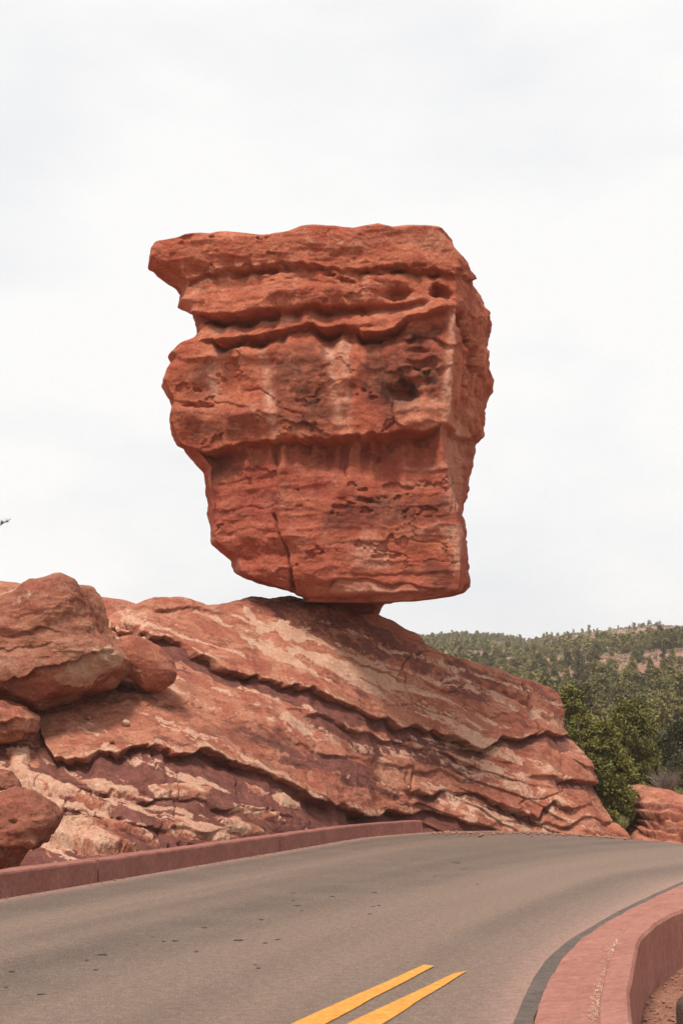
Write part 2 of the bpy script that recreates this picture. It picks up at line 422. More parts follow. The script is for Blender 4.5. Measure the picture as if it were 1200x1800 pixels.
# tar spots
spots = [(180, 1678, 9), (168, 1705, 5), (152, 1688, 4), (307, 1654, 6), (20, 1708, 6), (73, 1748, 7), (358, 1631, 6), (420, 1653, 9), (467, 1658, 5), (487, 1652, 5),
         (288, 1655, 4), (460, 1617, 5), (523, 1592, 6), (530, 1601, 4), (515, 1583, 4), (516, 1570, 4), (583, 1576, 5), (658, 1569, 5), (345, 1673, 5), (666, 1592, 4), (12, 1736, 4), (800, 1516, 6), (815, 1528, 5), (765, 1540, 4), (655, 1594, 4), (650, 1607, 4), (240, 1660, 3), (268, 1647, 3), (805, 1518, 4), (735, 1532, 3), (770, 1530, 3), (838, 1555, 4), (455, 1702, 4), (448, 1696, 4)]
for (x, y, r) in spots:
    c = ground(x, y); k = 9; rr = r / F * np.hypot(c[0], c[1]) * .95
    ang = np.linspace(0, 2 * np.pi, k, endpoint=False); ra = rr * (1 + .35 * rng.uniform(-1, 1, k))
    V = np.stack([c[0] + ra * np.cos(ang), c[1] + ra * np.sin(ang) * 1.25, np.full(k, .007)], -1)
    V = np.vstack([V, [[c[0], c[1], .009]]]); Q = np.array([[i, (i + 1) % k, k] for i in range(k)])
    link('tar_spot', mesh_np('tar_spot', V, Q, smooth=False), tar, road)

# ------------------------------------------------------------------ kerb walls (swept segments)
kerb_mat = mat_simple('red_stained_concrete', (.25, .09, .066), (.31, .122, .092), 2.2, .9, .02, 30, (.36, .165, .128))
kerb_mat2 = mat_simple('pink_concrete', (.31, .122, .09), (.37, .16, .12), 1.6, .9, .02, 30, (.25, .098, .072))
def sweep_segment(path, profile, gap0, gap1, sub=60, warp=.016, seed=0):
    # profile: list of (offset to the right of travel, height); closed cross-section; ends capped
    d = np.r_[0, np.cumsum(np.linalg.norm(np.diff(path, axis=0), axis=1))]
    t_ = np.linspace(d[0] + gap0, d[-1] - gap1, sub)
    A = np.stack([np.interp(t_, d, path[:, k]) for k in range(path.shape[1])], -1)
    T = np.gradient(A, axis=0)[:, :2]; T /= np.linalg.norm(T, axis=1, keepdims=True); R = np.stack([T[:, 1], -T[:, 0]], -1)
    pr = np.array(profile); k = len(pr)
    V = np.zeros((sub, k, 3)); V[..., :2] = A[:, None, :2] + R[:, None, :] * pr[None, :, 0:1]; V[..., 2] = pr[None, :, 1] + (A[:, 2:3] if A.shape[1] > 2 else 0)
    V += warp * fbm(V[..., 0:1] * 2.2 + np.array([0, 9, 21.]), V[..., 1:2] * 2.2, V[..., 2:3] * 4, 3, seed)
    Q = []
    for i in range(sub - 1):
        for j in range(k):
            Q.append([i * k + j, (i + 1) * k + j, (i + 1) * k + (j + 1) % k, i * k + (j + 1) % k])
    me = bpy.data.meshes.new('segment')
    faces = [q for q in Q] + [list(range(k))[::-1], [(sub - 1) * k + j for j in range(k)]]
    me.from_pydata([tuple(v) for v in V.reshape(-1, 3)], [], faces); me.update()
    return me
LW = LEs[(LEs[:, 1] > 11)]
i_end = np.argmin(np.hypot(*(LW - ground(757, 1464)[:2]).T)); LW = LW[:i_end + 1]
def s_at(path, px_target):
    px, _ = proj(np.c_[path, np.zeros(len(path))]); return int(np.argmin(np.abs(px - px_target)))
cuts = [0] + [s_at(LW, q) for q in (168, 490, 645)] + [len(LW) - 1]
# first stretch is longer than one casting: one more joint out of the frame
H, Wd, r = .335, .33, .035
profL = [(0.015, -.3), (0.0, H - r), (-.012, H - .009), (-r - .01, H), (-Wd + r, H), (-Wd + .008, H - .01), (-Wd, H - r), (-Wd - .012, -.3)]
lw = empty('kerb_wall', (float(LW[-1][0]), float(LW[-1][1]), 0))
tag(lw, 'long low red concrete kerb wall along the left road edge below the outcrop', 'kerb', kind='thing')
def segs(path, cuts, prof, parent, mat, name, gap=.026, **kw):
    for i, (c0, c1) in enumerate(zip(cuts[:-1], cuts[1:])):
        me = sweep_segment(path[c0:c1 + 1], prof, gap, gap, seed=60 + i, **kw)
        o = link(name, me, mat); o.parent = parent; o.matrix_parent_inverse = parent.matrix_world.inverted() if parent.matrix_world else o.matrix_parent_inverse
        o.location = -parent.location
segs(LW, cuts, profL, lw, kerb_mat, 'wall_segment')
# right side: sloping apron and the raised parapet with its outer face
WL = catmull(np.array([(.25, -12), (.62, 0), (1.1, 5.5)] + [tuple(ground(*q, z0=.10)[:2]) for q in ((1048, 1800), (1060, 1725), (1082, 1660), (1128, 1607), (1200, 1567))] + [(7.4, 23.2), (10.2, 26.2), (14, 28.4)]), 200)
WR = catmull(np.array([(.62, -12), (.95, 0), (1.42, 5.5)] + [tuple(ground(*q, z0=.16)[:2]) for q in ((1106, 1800), (1108, 1730), (1122, 1650), (1150, 1622), (1200, 1597))] + [(7.5, 22.4), (10.6, 25.6), (14.3, 27.8)]), 200)
def wall_between(A, B, za, zb, base, i0, i1, name, parent, mat, seed):
    n = 40
    a = resample(A[i0:i1 + 1], n); c = resample(B[i0:i1 + 1], n)
    g = (a[1] - a[0]); a[0] += .03 * g / np.linalg.norm(g); c[0] += .03 * g / np.linalg.norm(g)
    rows = [(a, base, 0), (a, za - .02, 0), (a, za, .02), (c, zb, -.03), (c, zb - .03, 0), (c, base, .015)]
    V = np.zeros((n, len(rows), 3))
    w = (c - a) / np.linalg.norm(c - a, axis=1, keepdims=True)
    for k, (q, z, o) in enumerate(rows): V[:, k, :2] = q + w * o; V[:, k, 2] = z
    V += .018 * fbm(V[..., 0:1] * 2.5 + np.array([0, 7, 15.]), V[..., 1:2] * 2.5, V[..., 2:3] * 4, 3, seed)
    k = len(rows); Q = [[i * k + j, i * k + (j + 1) % k, (i + 1) * k + (j + 1) % k, (i + 1) * k + j] for i in range(n - 1) for j in range(k)]
    me = bpy.data.meshes.new(name); me.from_pydata([tuple(v) for v in V.reshape(-1, 3)], [], Q + [list(range(k)), [(n - 1) * k + j for j in range(k)][::-1]]); me.update()
    return link(name, me, mat, parent)
rw = empty('parapet_wall'); tag(rw, 'curved red concrete parapet and apron at the right road edge', 'kerb', kind='thing')
jx = [0] + sorted(int(np.argmin(np.abs(proj(np.c_[WL, np.full(len(WL), .1)])[1] + 1e4 * (WL[:, 1] < 6) - q))) for q in (1668, 1604)) + [150, 199]
jx = sorted(set(jx))
for i, (i0, i1) in enumerate(zip(jx[:-1], jx[1:])):
    wall_between(WL, WR, .13, .16, -.55, i0, i1, 'wall_segment', rw, kerb_mat2, 80 + i)
AP0 = SI - 0; AP0 = resample(AP0, 200); 
apj = [0, 70, 88, 104, 122, 150, 199]
for i, (i0, i1) in enumerate(zip(apj[:-1], apj[1:])):
    A0 = AP0[i0:i1 + 1]; n = 40
    a = resample(A0, n)
    # nearest inner wall points
    def near(q): return WL[np.argmin(np.hypot(*(WL - q).T))]
    c = np.array([near(q) for q in a]); c = smooth_axis(c, 0, 6)
    w = c - a; wl_ = np.linalg.norm(w, axis=1, keepdims=True)
    c = c + w / wl_ * .03
    rows = [(a, -.2), (a, .024), (a + w * .06, .034), (a + w * .5, .05), (c, .062), (c, -.2)]
    V = np.zeros((n, 6, 3))
    for k, (q, z) in enumerate(rows): V[:, k, :2] = q; V[:, k, 2] = z
    V[0, :, :2] += .01 * (a[1] - a[0]) / np.linalg.norm(a[1] - a[0])
    V += .012 * fbm(V[..., 0:1] * 2.5 + np.array([0, 7, 15.]), V[..., 1:2] * 2.5, V[..., 2:3] * 4, 3, 90 + i)
    Q = [[r * 6 + j, r * 6 + (j + 1) % 6, (r + 1) * 6 + (j + 1) % 6, (r + 1) * 6 + j] for r in range(n - 1) for j in range(6)]
    me = bpy.data.meshes.new('apron_slab'); me.from_pydata([tuple(v) for v in V.reshape(-1, 3)], [], Q + [list(range(6)), [(n - 1) * 6 + j for j in range(6)][::-1]]); me.update()
    link('apron_slab', me, kerb_mat2, rw)

# ------------------------------------------------------------------ OUTCROP: the dipping slab that carries the balanced rock
def loft(stations, nu, nv, K=60, us=None, su=0, sv=0):
    R = np.stack([resample(s_, K) for s_ in stations])                # stations x K x 3
    us = np.linspace(0, 1, len(stations)) if us is None else np.asarray(us, float)
    u = np.linspace(0, 1, nu); v = np.linspace(0, 1, nv); kv = np.linspace(0, 1, K)
    A = np.stack([[np.interp(v, kv, R[i, :, k]) for k in range(3)] for i in range(len(stations))])   # S x 3 x nv
    P = np.empty((nu, nv, 3))
    idx = np.clip(np.searchsorted(us, u, side='right') - 1, 0, len(us) - 2); f = ((u - us[idx]) / (us[idx + 1] - us[idx]))[:, None, None]
    P = (A[idx] * (1 - f) + A[idx + 1] * f).transpose(0, 2, 1)
    if su: P = smooth_axis(P, 0, su)
    if sv: P = smooth_axis(P, 1, sv)
    return P
def column(px_b, Db, tops, Dt, back, curve=1.35, zb=-.6):
    """base at (px_b, Db), then through image points `tops` [(px,py),...] up to the crest at depth Dt, then `back` world points"""
    x0, y0 = proj(at(px_b, 1500, Db) * np.array([1, 1, 0]) + np.array([0, 0, zb]))
    pts = [(float(x0), float(y0))] + list(tops)
    pts = resample(np.array(pts), 30)
    t = np.linspace(0, 1, 30) ** curve
    W = at(pts[:, 0], pts[:, 1], Db + (Dt - Db) * t)
    return np.vstack([W, back])
def back_pts(px, py, Dt, dz=(-.05, -.5, -2.2, -6), dD=(1.5, 3.5, 6.0, 9.0)):
    c = at(px, py, Dt)
    return np.array([[c[0] * (1 + d / Dt), Dt + d, c[2] + z] for d, z in zip(dD, dz)])
ST, US = [], []
def add(u, *a, **k):
    ST.append(column(*a, **k)); US.append(u)
for px, Db, top, Dt, cv in ((-280, 26, (-280, 1095), 38, 1.25), (-100, 25.5, (-100, 1090), 38, 1.25), (60, 25, (60, 1088), 38, 1.25), (170, 25.2, (185, 1084), 38, 1.25),
                            (225, 25.8, (225, 1066), 38.2, 1.25), (262, 26.4, (262, 1048), 38.6, 1.25), (330, 27.8, (322, 1050), 39.4, 1.3), (385, 29, (378, 1066), 40, 1.3),
                            (440, 30.8, (440, 1051), 41, 1.35), (500, 32.6, (500, 1046), 41.6, 1.35), (600, 35.6, (592, 1060), 42.2, 1.35), (660, 38.6, (655, 1073), 42.6, 1.35),
                            (755, 41.0, (727, 1109), 43.6, 1.35)):
    add(px, px, Db, [top], Dt, back_pts(*top, Dt), curve=cv)
add(830, 830, 40.9, [(795, 1300), (775, 1146)], 44.2, back_pts(775, 1146, 44.2))
add(920, 920, 41.6, [(890, 1300), (860, 1169)], 45.0, back_pts(860, 1169, 45.0))
add(1010, 1010, 42.4, [(965, 1300), (925, 1193)], 45.6, back_pts(925, 1193, 45.6))
add(1070, 1064, 43.0, [(1030, 1385), (985, 1300), (962, 1208)], 46.0, back_pts(962, 1208, 46.0))
add(1096, 1090, 44.4, [(1077, 1444), (1058, 1412), (1049, 1386), (1048, 1357), (1034, 1333), (1005, 1300), (988, 1284), (989, 1246), (982, 1221)], 46.6, back_pts(975, 1222, 46.6), curve=1.0)
add(1140, 1075, 48.5, [(1062, 1440), (1040, 1390), (1030, 1350), (990, 1305), (970, 1250), (962, 1226)], 49.5, back_pts(955, 1230, 49.5), curve=1.0)
add(1190, 1020, 53, [(1000, 1400), (950, 1300), (930, 1245)], 52.5, back_pts(920, 1250, 52.5, dD=(.5, 1, 2, 3)), curve=1.0)
US = (np.array(US) - US[0]) / (US[-1] - US[0])
NU, NV = 1050, 560
P = loft(ST, NU, NV, K=90, us=US, su=0, sv=0)
# more rows on the side that faces the road
vv = np.r_[np.linspace(0, .66, 450), np.linspace(.66, 1, 111)[1:]]; vi = vv * (NV - 1); lo = np.clip(vi.astype(int), 0, NV - 2)
P = P[:, lo] * (1 - (vi - lo))[None, :, None] + P[:, lo + 1] * (vi - lo)[None, :, None]
P = smooth_axis(smooth_axis(P, 0, 60), 1, 24)
N = grid_normals(P)
N *= np.where(np.mean(N[300:700, 50:200, 1]) > 0, -1, 1)
fx, fy = proj(P); fx = fx.astype(np.float32); fy = fy.astype(np.float32)
X, Y, Z = [P[..., k].astype(np.float32) for k in range(3)]
SL = [
 dict(p=[(204, 1098, .6), (208, 1108, 1), (233, 1108, 1), (267, 1121, 1), (292, 1119, 1), (329, 1137, 1), (346, 1152, 1), (367, 1160, 1), (400, 1176, 1), (421, 1184, 1), (442, 1181, 1), (462, 1194, 1), (511, 1203, 1), (552, 1214, 1), (598, 1240, 1), (645, 1266, 1.1), (680, 1268, 1.2), (703, 1284, 1.3), (727, 1278, 1.4), (750, 1292, 1.4), (797, 1289, 1.3), (843, 1314, 1.1), (878, 1298, 1.2), (913, 1304, 1.4), (942, 1292, 1.3), (989, 1298, 1)], a=.42, lb=24, lu=45, up=.35, r=7, rim=.8, rw=9, mar=1, mw=.8),
 dict(p=[(520, 1240, .3), (575, 1262, .8), (633, 1293, 1), (692, 1307, 1), (727, 1316, 1), (808, 1335, 1), (845, 1345, .5)], a=.22, lb=16, lu=14, up=.3, r=6, rim=.9, rw=7, mar=1.0, mw=1.2),
 dict(p=[(330, 1230, .3), (400, 1268, .7), (480, 1290, .8), (560, 1318, .7), (640, 1340, .7), (720, 1352, .9), (797, 1362, 1), (861, 1366, .8)], a=.13, lb=14, lu=16, up=.4, r=8, rim=.35, rw=8, mar=.55, mw=.6),
 dict(p=[(68, 1283, .5), (82, 1310, .9), (98, 1329, 1), (162, 1329, 1), (204, 1323, 1), (233, 1311, 1), (267, 1312, 1), (287, 1326, 1), (333, 1323, 1), (346, 1316, 1), (375, 1319, 1), (396, 1329, 1), (433, 1341, 1), (464, 1362, 1), (517, 1380, 1), (546, 1401, 1), (575, 1409, 1), (622, 1427, 1), (657, 1431, 1), (674, 1422, 1), (715, 1427, 1), (762, 1433, 1), (808, 1449, 1), (867, 1458, .7)], a=.40, lb=38, lu=50, up=.35, r=7, rim=.9, rw=10, mar=1, mw=2.0),
 dict(p=[(715, 1380, .3), (740, 1392, 1), (786, 1398, 1), (840, 1398, 1), (882, 1410, 1), (909, 1417, 1.1), (943, 1433, 1.1), (955, 1418, 1), (985, 1413, .8), (1040, 1420, .3)], a=.27, lb=16, lu=22, up=.35, r=9, rim=.35, rw=6, mar=.7, mw=.7),
 dict(p=[(940, 1360, .4), (985, 1371, 1), (1008, 1366, 1), (1031, 1373, 1), (1060, 1387, 1)], a=.25, lb=16, lu=26, up=.4, r=5, rim=.4, rw=5, mar=.6, mw=.6),
 dict(p=[(880, 1440, .5), (930, 1448, 1), (1000, 1447, 1), (1050, 1442, .8), (1090, 1450, .8)], a=.2, lb=12, lu=15, up=.3, r=8, rim=.5, rw=6, mar=.5, mw=.6),
 dict(p=[(415, 1057, .3), (470, 1075, .6), (560, 1110, .8), (640, 1130, .7), (700, 1120, .8), (742, 1128, 1), (770, 1143, .8)], a=.10, lb=14, lu=20, up=.4, r=9),
 dict(p=[(720, 1200, .4), (800, 1205, .8), (870, 1222, 1), (910, 1235, 1), (950, 1262, .8), (985, 1262, .5)], a=.14, lb=12, lu=20, up=.4, r=10),
 dict(p=[(690, 1245, .3), (760, 1232, .5), (830, 1250, .9), (890, 1262, 1), (930, 1270, .6)], a=.10, lb=12, lu=20, up=.4, r=10),
 dict(p=[(90, 1215, .5), (190, 1225, .8), (300, 1238, .8), (420, 1258, .5)], a=.08, lb=16, lu=30, up=.4, r=9),
 dict(p=[(120, 1372, .5), (200, 1392, 1), (280, 1405, 1), (360, 1418, 1), (440, 1428, .8), (500, 1440, .6)], a=.2, lb=15, lu=14, up=.3, r=8, rim=.5, rw=8, mar=.7, mw=1.2),
 dict(p=[(90, 1418, .7), (170, 1432, 1), (250, 1450, 1), (330, 1462, .8), (400, 1472, .6)], a=.22, lb=14, lu=14, up=.3, r=7, rim=.5, rw=7, mar=.6, mw=1.0),
 dict(p=[(254, 1062, .6), (300, 1068, 1), (352, 1071, 1), (390, 1078, .6)], a=.2, lb=9, lu=9, up=.3, r=4),
]
disp, rim, under = ledge_relief(fx, fy, SL, 100, 1.0, .12)
ldisp = disp; disp = np.zeros_like(ldisp)
Nh = N * np.array([1, 1, .12]); Nh /= np.maximum(np.linalg.norm(Nh, axis=-1, keepdims=True), 1e-6)
# raised pale tongues of harder rock
TONG = [([(8, 1316), (46, 1312), (54, 1354), (104, 1375), (158, 1400), (200, 1421), (187, 1436), (158, 1421), (104, 1404), (54, 1396), (25, 1362)], .30, 9),
        ([(78, 1480), (100, 1455), (138, 1458), (188, 1471), (233, 1488), (262, 1502), (212, 1511), (167, 1502), (83, 1484)], .42, 8),
        ([(100, 1438), (167, 1437), (208, 1446), (258, 1462), (292, 1496), (240, 1470), (180, 1455), (110, 1450)], .25, 6),
        ([(129, 1362), (167, 1362), (210, 1373), (250, 1383), (245, 1398), (200, 1396), (160, 1384)], .16, 6),
        ([(267, 1375), (330, 1372), (383, 1387), (370, 1402), (320, 1404), (280, 1398)], .16, 7),
        ([(375, 1437), (420, 1440), (466, 1462), (455, 1474), (410, 1466), (380, 1450)], .16, 6),
        ([(400, 1417), (440, 1414), (496, 1430), (500, 1445), (450, 1440), (410, 1430)], .14, 6),
        ([(437, 1375), (460, 1378), (480, 1395), (462, 1402), (442, 1390)], .10, 5),
        ([(483, 1398), (510, 1392), (545, 1410), (540, 1420), (500, 1416)], .10, 5),
        ([(280, 1440), (330, 1440), (400, 1462), (420, 1480), (340, 1478), (290, 1460)], .12, 6)]
jx_ = fx + 15 * fbm(fx * .04, fy * .06, 0 * fx, 5, 301, .65); jy_ = fy + 9 * fbm(fx * .04, fy * .06, 0 * fx + 5, 5, 302, .65)
tongue = np.zeros_like(fx)
for poly, h, w in TONG:
    d = poly_sd(jx_, jy_, poly); k = sst(-1.0, w, d); disp += h * k * .5; tongue = np.maximum(tongue, sst(-3, 3, d))
PT = [(212, 1499, 3, 5, .2), (228, 1494, 3, 5, .2), (238, 1497, 4, 7, .25, -10), (299, 1490, 4, 5, .2), (320, 1487, 4, 5, .2), (338, 1490, 4, 4, .2), (368, 1475, 4, 4, .15),
      (232, 1100, 14, 5, .35, 10), (75, 1420, 30, 8, .3, 15), (722, 1395, 4, 14, .12), (715, 1375, 3, 22, .1)]
disp += pits(fx, fy, PT)
disp += crack(fx, fy, [(918, 1205), (928, 1235), (935, 1262), (944, 1290)], 2.4, .28, 7) + crack(fx, fy, [(870, 1208), (900, 1226), (926, 1238)], 2.2, .16, 8)
disp += crack(fx, fy, [(722, 1300), (728, 1345), (716, 1395), (716, 1440)], 1.6, .14, 9) + crack(fx, fy, [(985, 1300), (988, 1340), (985, 1390)], 2, .16, 10)
disp += crack(fx, fy, [(730, 1240), (775, 1258), (800, 1262)], 1.4, .1, 12) + crack(fx, fy, [(278, 1318), (284, 1345)], 1.5, .1, 13) + crack(fx, fy, [(330, 1350), (318, 1392), (312, 1440)], 1.3, .07, 14)
# general weathering: strata that dip to the right, lumps, grit
q = Z + .42 * X - .12 * Y + .25 * fbm(X * .5, Y * .5, Z * .5, 3, 71)
strata = fbm(X * .12, Y * .12, q * 3.2, 4, 72, .6)
rr = ridged(X * .9, Y * .9, q * 2.2, 4, 74)
saw = (q * 2.1 + 1.1 * fbm(X * .35, Y * .35, Z * .35, 3, 76)) % 1.0
saw2 = (q * 5.3 + 1.6 * fbm(X * .6, Y * .6, Z * .6, 3, 77)) % 1.0
mk = sst(-.05, .35, fbm(X * .45, Y * .45, q * .8, 3, 78)) * (1 - .8 * tongue)
disp += .045 * strata * (1 - .5 * tongue) + .13 * fbm(X * .5, Y * .5, Z * .5, 3, 73) + .05 * (rr - .4) + .02 * fbm(X * 4, Y * 4, Z * 4, 4, 75, .65)
mk2 = sst(.05, .4, fbm(X * .7, Y * .7, q * 1.6, 3, 88)) * (.35 + .65 * sst(600, 800, fx))
ldisp = ldisp * .85 + (.02 + .09 * sst(620, 800, fx) * sst(1290, 1330, fy)) * mk * (1 - saw) ** 1.5 * sst(0, .05, saw) + .028 * mk2 * (1 - saw2) ** 1.5 * sst(0, .08, saw2)
disp += .05 * fbm(X * 1.5, Y * 1.5, Z * 1.8, 4, 89, .6)
jn = vnoise(X * .7 + .3 * strata, Y * .7, Z * .5, 79)
disp -= .10 * np.exp(-(jn / .018) ** 2) * sst(.1, .4, vnoise(X * .4, Y * .4, Z * .4, 84))
P2 = P + N * disp[..., None] + Nh * (ldisp * sst(-.35, .15, -N[..., 1]))[..., None]
P2_out = P2
# colour zones of the stone itself
ln = fbm(X * .9 , Y * .9, q * 4.0, 4, 80, .6)
pale_line = lambda pts, w: np.exp(-((fy - np.interp(fx, [a for a, _ in pts], [b_ for _, b_ in pts])) / w) ** 2) * sst(pts[0][0] - 30, pts[0][0] + 10, fx) * (1 - sst(pts[-1][0] - 10, pts[-1][0] + 30, fx))
smear = pale_line([(430, 1132), (520, 1155), (600, 1190), (680, 1215), (760, 1250), (830, 1270), (880, 1285)], 20) * 1.0
smear2 = pale_line([(660, 1170), (720, 1195), (790, 1235), (850, 1265)], 9) * .8
band1 = pale_line([(420, 1205), (480, 1222), (560, 1248)], 9) * .75
streak = fbm((fx - 1.1 * fy) * .010, (fy + .62 * fx) * .012 * 0 + (fy * .85 - fx * .5) * .075, 0 * fx, 4, 81, .6)
pale = np.maximum.reduce([rim * .95, tongue * (.55 + .75 * ln), (smear + smear2) * (.55 + 1.1 * streak), band1 * (.6 + .8 * ln)])
for poly in ([(425, 1072), (440, 1070), (448, 1090), (470, 1098), (500, 1086), (515, 1090), (478, 1110), (455, 1112), (436, 1098)], [(482, 1104), (500, 1096), (520, 1104), (546, 1098), (535, 1126), (500, 1130), (486, 1122)], [(345, 1368), (358, 1366), (372, 1372), (360, 1378), (348, 1376)]):
    pale = np.maximum(pale, .95 * sst(-2, 3, poly_sd(jx_, jy_, poly)))
upper_pale = sst(1230, 1130, fy) * sst(440, 240, fx) * sst(1040, 1075, fy)
pale = np.maximum(pale, upper_pale * (.42 + .6 * ln))
pale = np.maximum(pale, .5 * sst(.25, .6, ln) * sst(1330, 1370, fy))
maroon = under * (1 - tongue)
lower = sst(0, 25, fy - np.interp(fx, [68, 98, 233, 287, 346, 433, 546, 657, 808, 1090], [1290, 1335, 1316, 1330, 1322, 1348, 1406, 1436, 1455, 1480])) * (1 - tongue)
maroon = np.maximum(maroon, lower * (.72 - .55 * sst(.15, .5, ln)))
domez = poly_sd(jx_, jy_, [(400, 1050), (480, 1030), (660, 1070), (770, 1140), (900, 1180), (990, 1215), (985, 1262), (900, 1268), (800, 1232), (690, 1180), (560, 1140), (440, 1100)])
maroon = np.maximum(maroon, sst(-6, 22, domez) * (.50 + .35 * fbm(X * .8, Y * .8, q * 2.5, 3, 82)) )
pale *= (1 - .25 * sst(-6, 22, domez))
wb = fy - .36 * fx + 14 * fbm(fx * .012, fy * .02, 0 * fx, 3, 91) + 4.5 * fbm(fx * .05, fy * .07, 0 * fx, 4, 92, .65)
cb = fbm(wb * .046, fx * .0034, 0 * fx, 4, 93, .6) + .13 * fbm(fx * .06, fy * .09, 0 * fx, 4, 94, .65)
zone = np.clip(.60 + .4 * sst(1325, 1360, fy) * sst(680, 520, fx) + .6 * pale_line([(400, 1110), (520, 1155), (600, 1190), (680, 1215), (760, 1250), (860, 1280)], 42) + .35 * sst(430, 300, fx) * sst(1240, 1130, fy) - .06 * sst(880, 960, fx), 0, 1)
pale = np.maximum(pale, (.90 * sst(.10, .36, cb) - .05) * zone * (1 - .25 * maroon) * sst(1060, 1090, fy))
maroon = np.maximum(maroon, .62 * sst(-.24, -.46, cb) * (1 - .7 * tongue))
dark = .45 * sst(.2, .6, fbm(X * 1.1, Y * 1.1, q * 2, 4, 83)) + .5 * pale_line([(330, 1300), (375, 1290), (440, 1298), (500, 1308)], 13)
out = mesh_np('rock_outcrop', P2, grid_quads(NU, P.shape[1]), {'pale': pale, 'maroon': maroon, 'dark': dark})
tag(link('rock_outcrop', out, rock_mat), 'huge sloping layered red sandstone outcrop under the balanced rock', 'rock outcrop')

# ------------------------------------------------------------------ BALANCED ROCK
YL, YE, YR, YC = 41.3, 39.1, 43.2, 42.4
LC = np.array([(403, 322), (407, 295), (421, 273), (440, 264), (462, 262), (476, 273), (484, 295), (498, 314), (512, 321), (523, 317), (545, 317), (556, 331), (570, 342), (594, 346), (611, 333), (619, 302), (630, 293), (641, 301), (655, 289), (680, 280), (702, 293), (715, 298), (767, 298), (789, 306), (811, 328), (831, 344), (861, 353), (888, 358), (927, 364), (960, 369), (974, 386), (987, 404), (1009, 411), (1023, 430), (1031, 454), (1040, 482), (1048, 509), (1056, 522), (1064, 530), (1100, 536)], float)
RC = np.array([(405, 770), (413, 781), (432, 801), (451, 815), (482, 820), (501, 837), (515, 848), (537, 852), (556, 861), (600, 859), (655, 860), (710, 856), (765, 853), (772, 849), (777, 835), (839, 831), (877, 827), (921, 826), (987, 824), (1020, 826), (1037, 817), (1045, 795), (1051, 757), (1058, 707), (1068, 691), (1074, 662), (1100, 658)], float)
EC = np.array([(400, 772), (415, 784), (432, 796), (451, 804), (500, 803), (530, 803), (560, 798), (650, 788), (740, 778), (770, 780), (850, 792), (950, 810), (1020, 812), (1036, 806), (1044, 786), (1052, 740), (1060, 700), (1075, 652), (1100, 650)], float)
rows_py = np.r_[np.linspace(404, 1054, 490), np.linspace(1054.5, 1100, 46)]
NR, NA = len(rows_py), 760
# angular samples: most of them on the faces one sees
B = np.zeros((NA, NR, 3))
frac = np.array([0, .08, .26, .44, .60, .655, .76, .82, .88, .93, .97, 1.0])
for j, py in enumerate(rows_py):
    q = 1 - .10 * sst(1036, 1054, py) - .66 * sst(1054, 1074, py)
    z = z_of(min(py, 1054), 39.6) - .06 * sst(1054, 1074, py) - 1.1 * sst(1074, 1100, py)
    pyc = py if py < 1054 else 1054 + (py - 1054) * .7
    kb = float(sst(880, 1000, np.array(py)))
    def X_at(curve, Yd):
        _, pyy = proj(np.array([0., Yd, z])); pys = pyc if py > 1054 else (pyy * (1 - kb) + py * kb if curve is RC else pyy); px = np.interp(pys, curve[:, 0], curve[:, 1]); return at(px, pyy, Yd)[0]
    yl, ye, yr = [YC + (v_ - YC) * q for v_ in (YL, YE, YR)]
    xl, xe, xr = X_at(LC, yl), X_at(EC, ye), X_at(RC, yr)
    xe = min(xe, xr - .15 * q); xl = min(xl, xe - .3)
    bk = YC + 4.6 * q
    xm = .5 * (xl + xr)
    K = np.array([(xl, yl), (xl + .22 * q, yl - 1.0 * q), (xl + .33 * (xe - xl), ye + .55 * q), (xl + .66 * (xe - xl), ye + .18 * q), (xe, ye), (xe + .3 * (xr - xe), ye + .75 * q), (xr, yr),
                  (xr - .15 * q, yr + 1.6 * q), (xr - .9 * q, bk - .4 * q), (xm, bk), (xl + .9 * q, bk - 1.0 * q), (xl, yl)])
    u = np.linspace(0, 1, NA, endpoint=False)
    B[:, j, 0] = np.interp(u, frac, K[:, 0]); B[:, j, 1] = np.interp(u, frac, K[:, 1]); B[:, j, 2] = z
B[..., 1] += (1.25 * sst(1056, 1074, rows_py))[None, :]
B[..., 2] += .118 * np.maximum(B[..., 1] - 39.9, -.3) * (sst(960, 1054, rows_py) * (1 - .55 * sst(1074, 1085, rows_py)))[None, :]
B = smooth_axis(B, 0, 12, True); B[:, 3:-3] = smooth_axis(B, 1, 3)[:, 3:-3]
# uneven top
px_, _ = proj(B)
TOPX = [262, 273, 295, 322, 350, 372, 400, 427, 471, 504, 526, 548, 581, 625, 669, 696, 724, 779, 860]
TOPY = [421, 410, 407, 403, 410, 405, 414, 417, 417, 412, 403, 401, 405, 410, 405, 412, 409, 413, 420]
dz = -(np.interp(px_, TOPX, TOPY) - 404) / F * 43
B[..., 2] += dz * (1 - sst(404, 470, rows_py))[None, :]
# lid rows over the top
lid = []
cx = B[:, 0].mean(0)
for k, (sc_, up) in enumerate(((.985, .05), (.95, .10), (.88, .15), (.75, .2), (.55, .24), (.3, .28), (.0, .3))):
    r_ = cx + (B[:, 0] - cx) * sc_; r_[:, 2] = B[:, 0, 2] * sc_ + cx[2] * (1 - sc_) + up; lid.append(r_)
B = np.concatenate([np.stack(lid[::-1], 1), B], 1); nl = len(lid); NRB = B.shape[1]
Tn = np.roll(B, -1, 0) - np.roll(B, 1, 0); Nh = np.stack([Tn[..., 1], -Tn[..., 0], 0 * Tn[..., 0]], -1); Nh /= np.maximum(np.linalg.norm(Nh, axis=-1, keepdims=True), 1e-6)
Nh *= -1 if np.mean(Nh[200:400, 100:300, 1]) > 0 else 1
fx, fy = [a.astype(np.float32) for a in proj(B)]
X, Y, Z = [B[..., k].astype(np.float32) for k in range(3)]
back = sst(44.0, 45.5, Y)
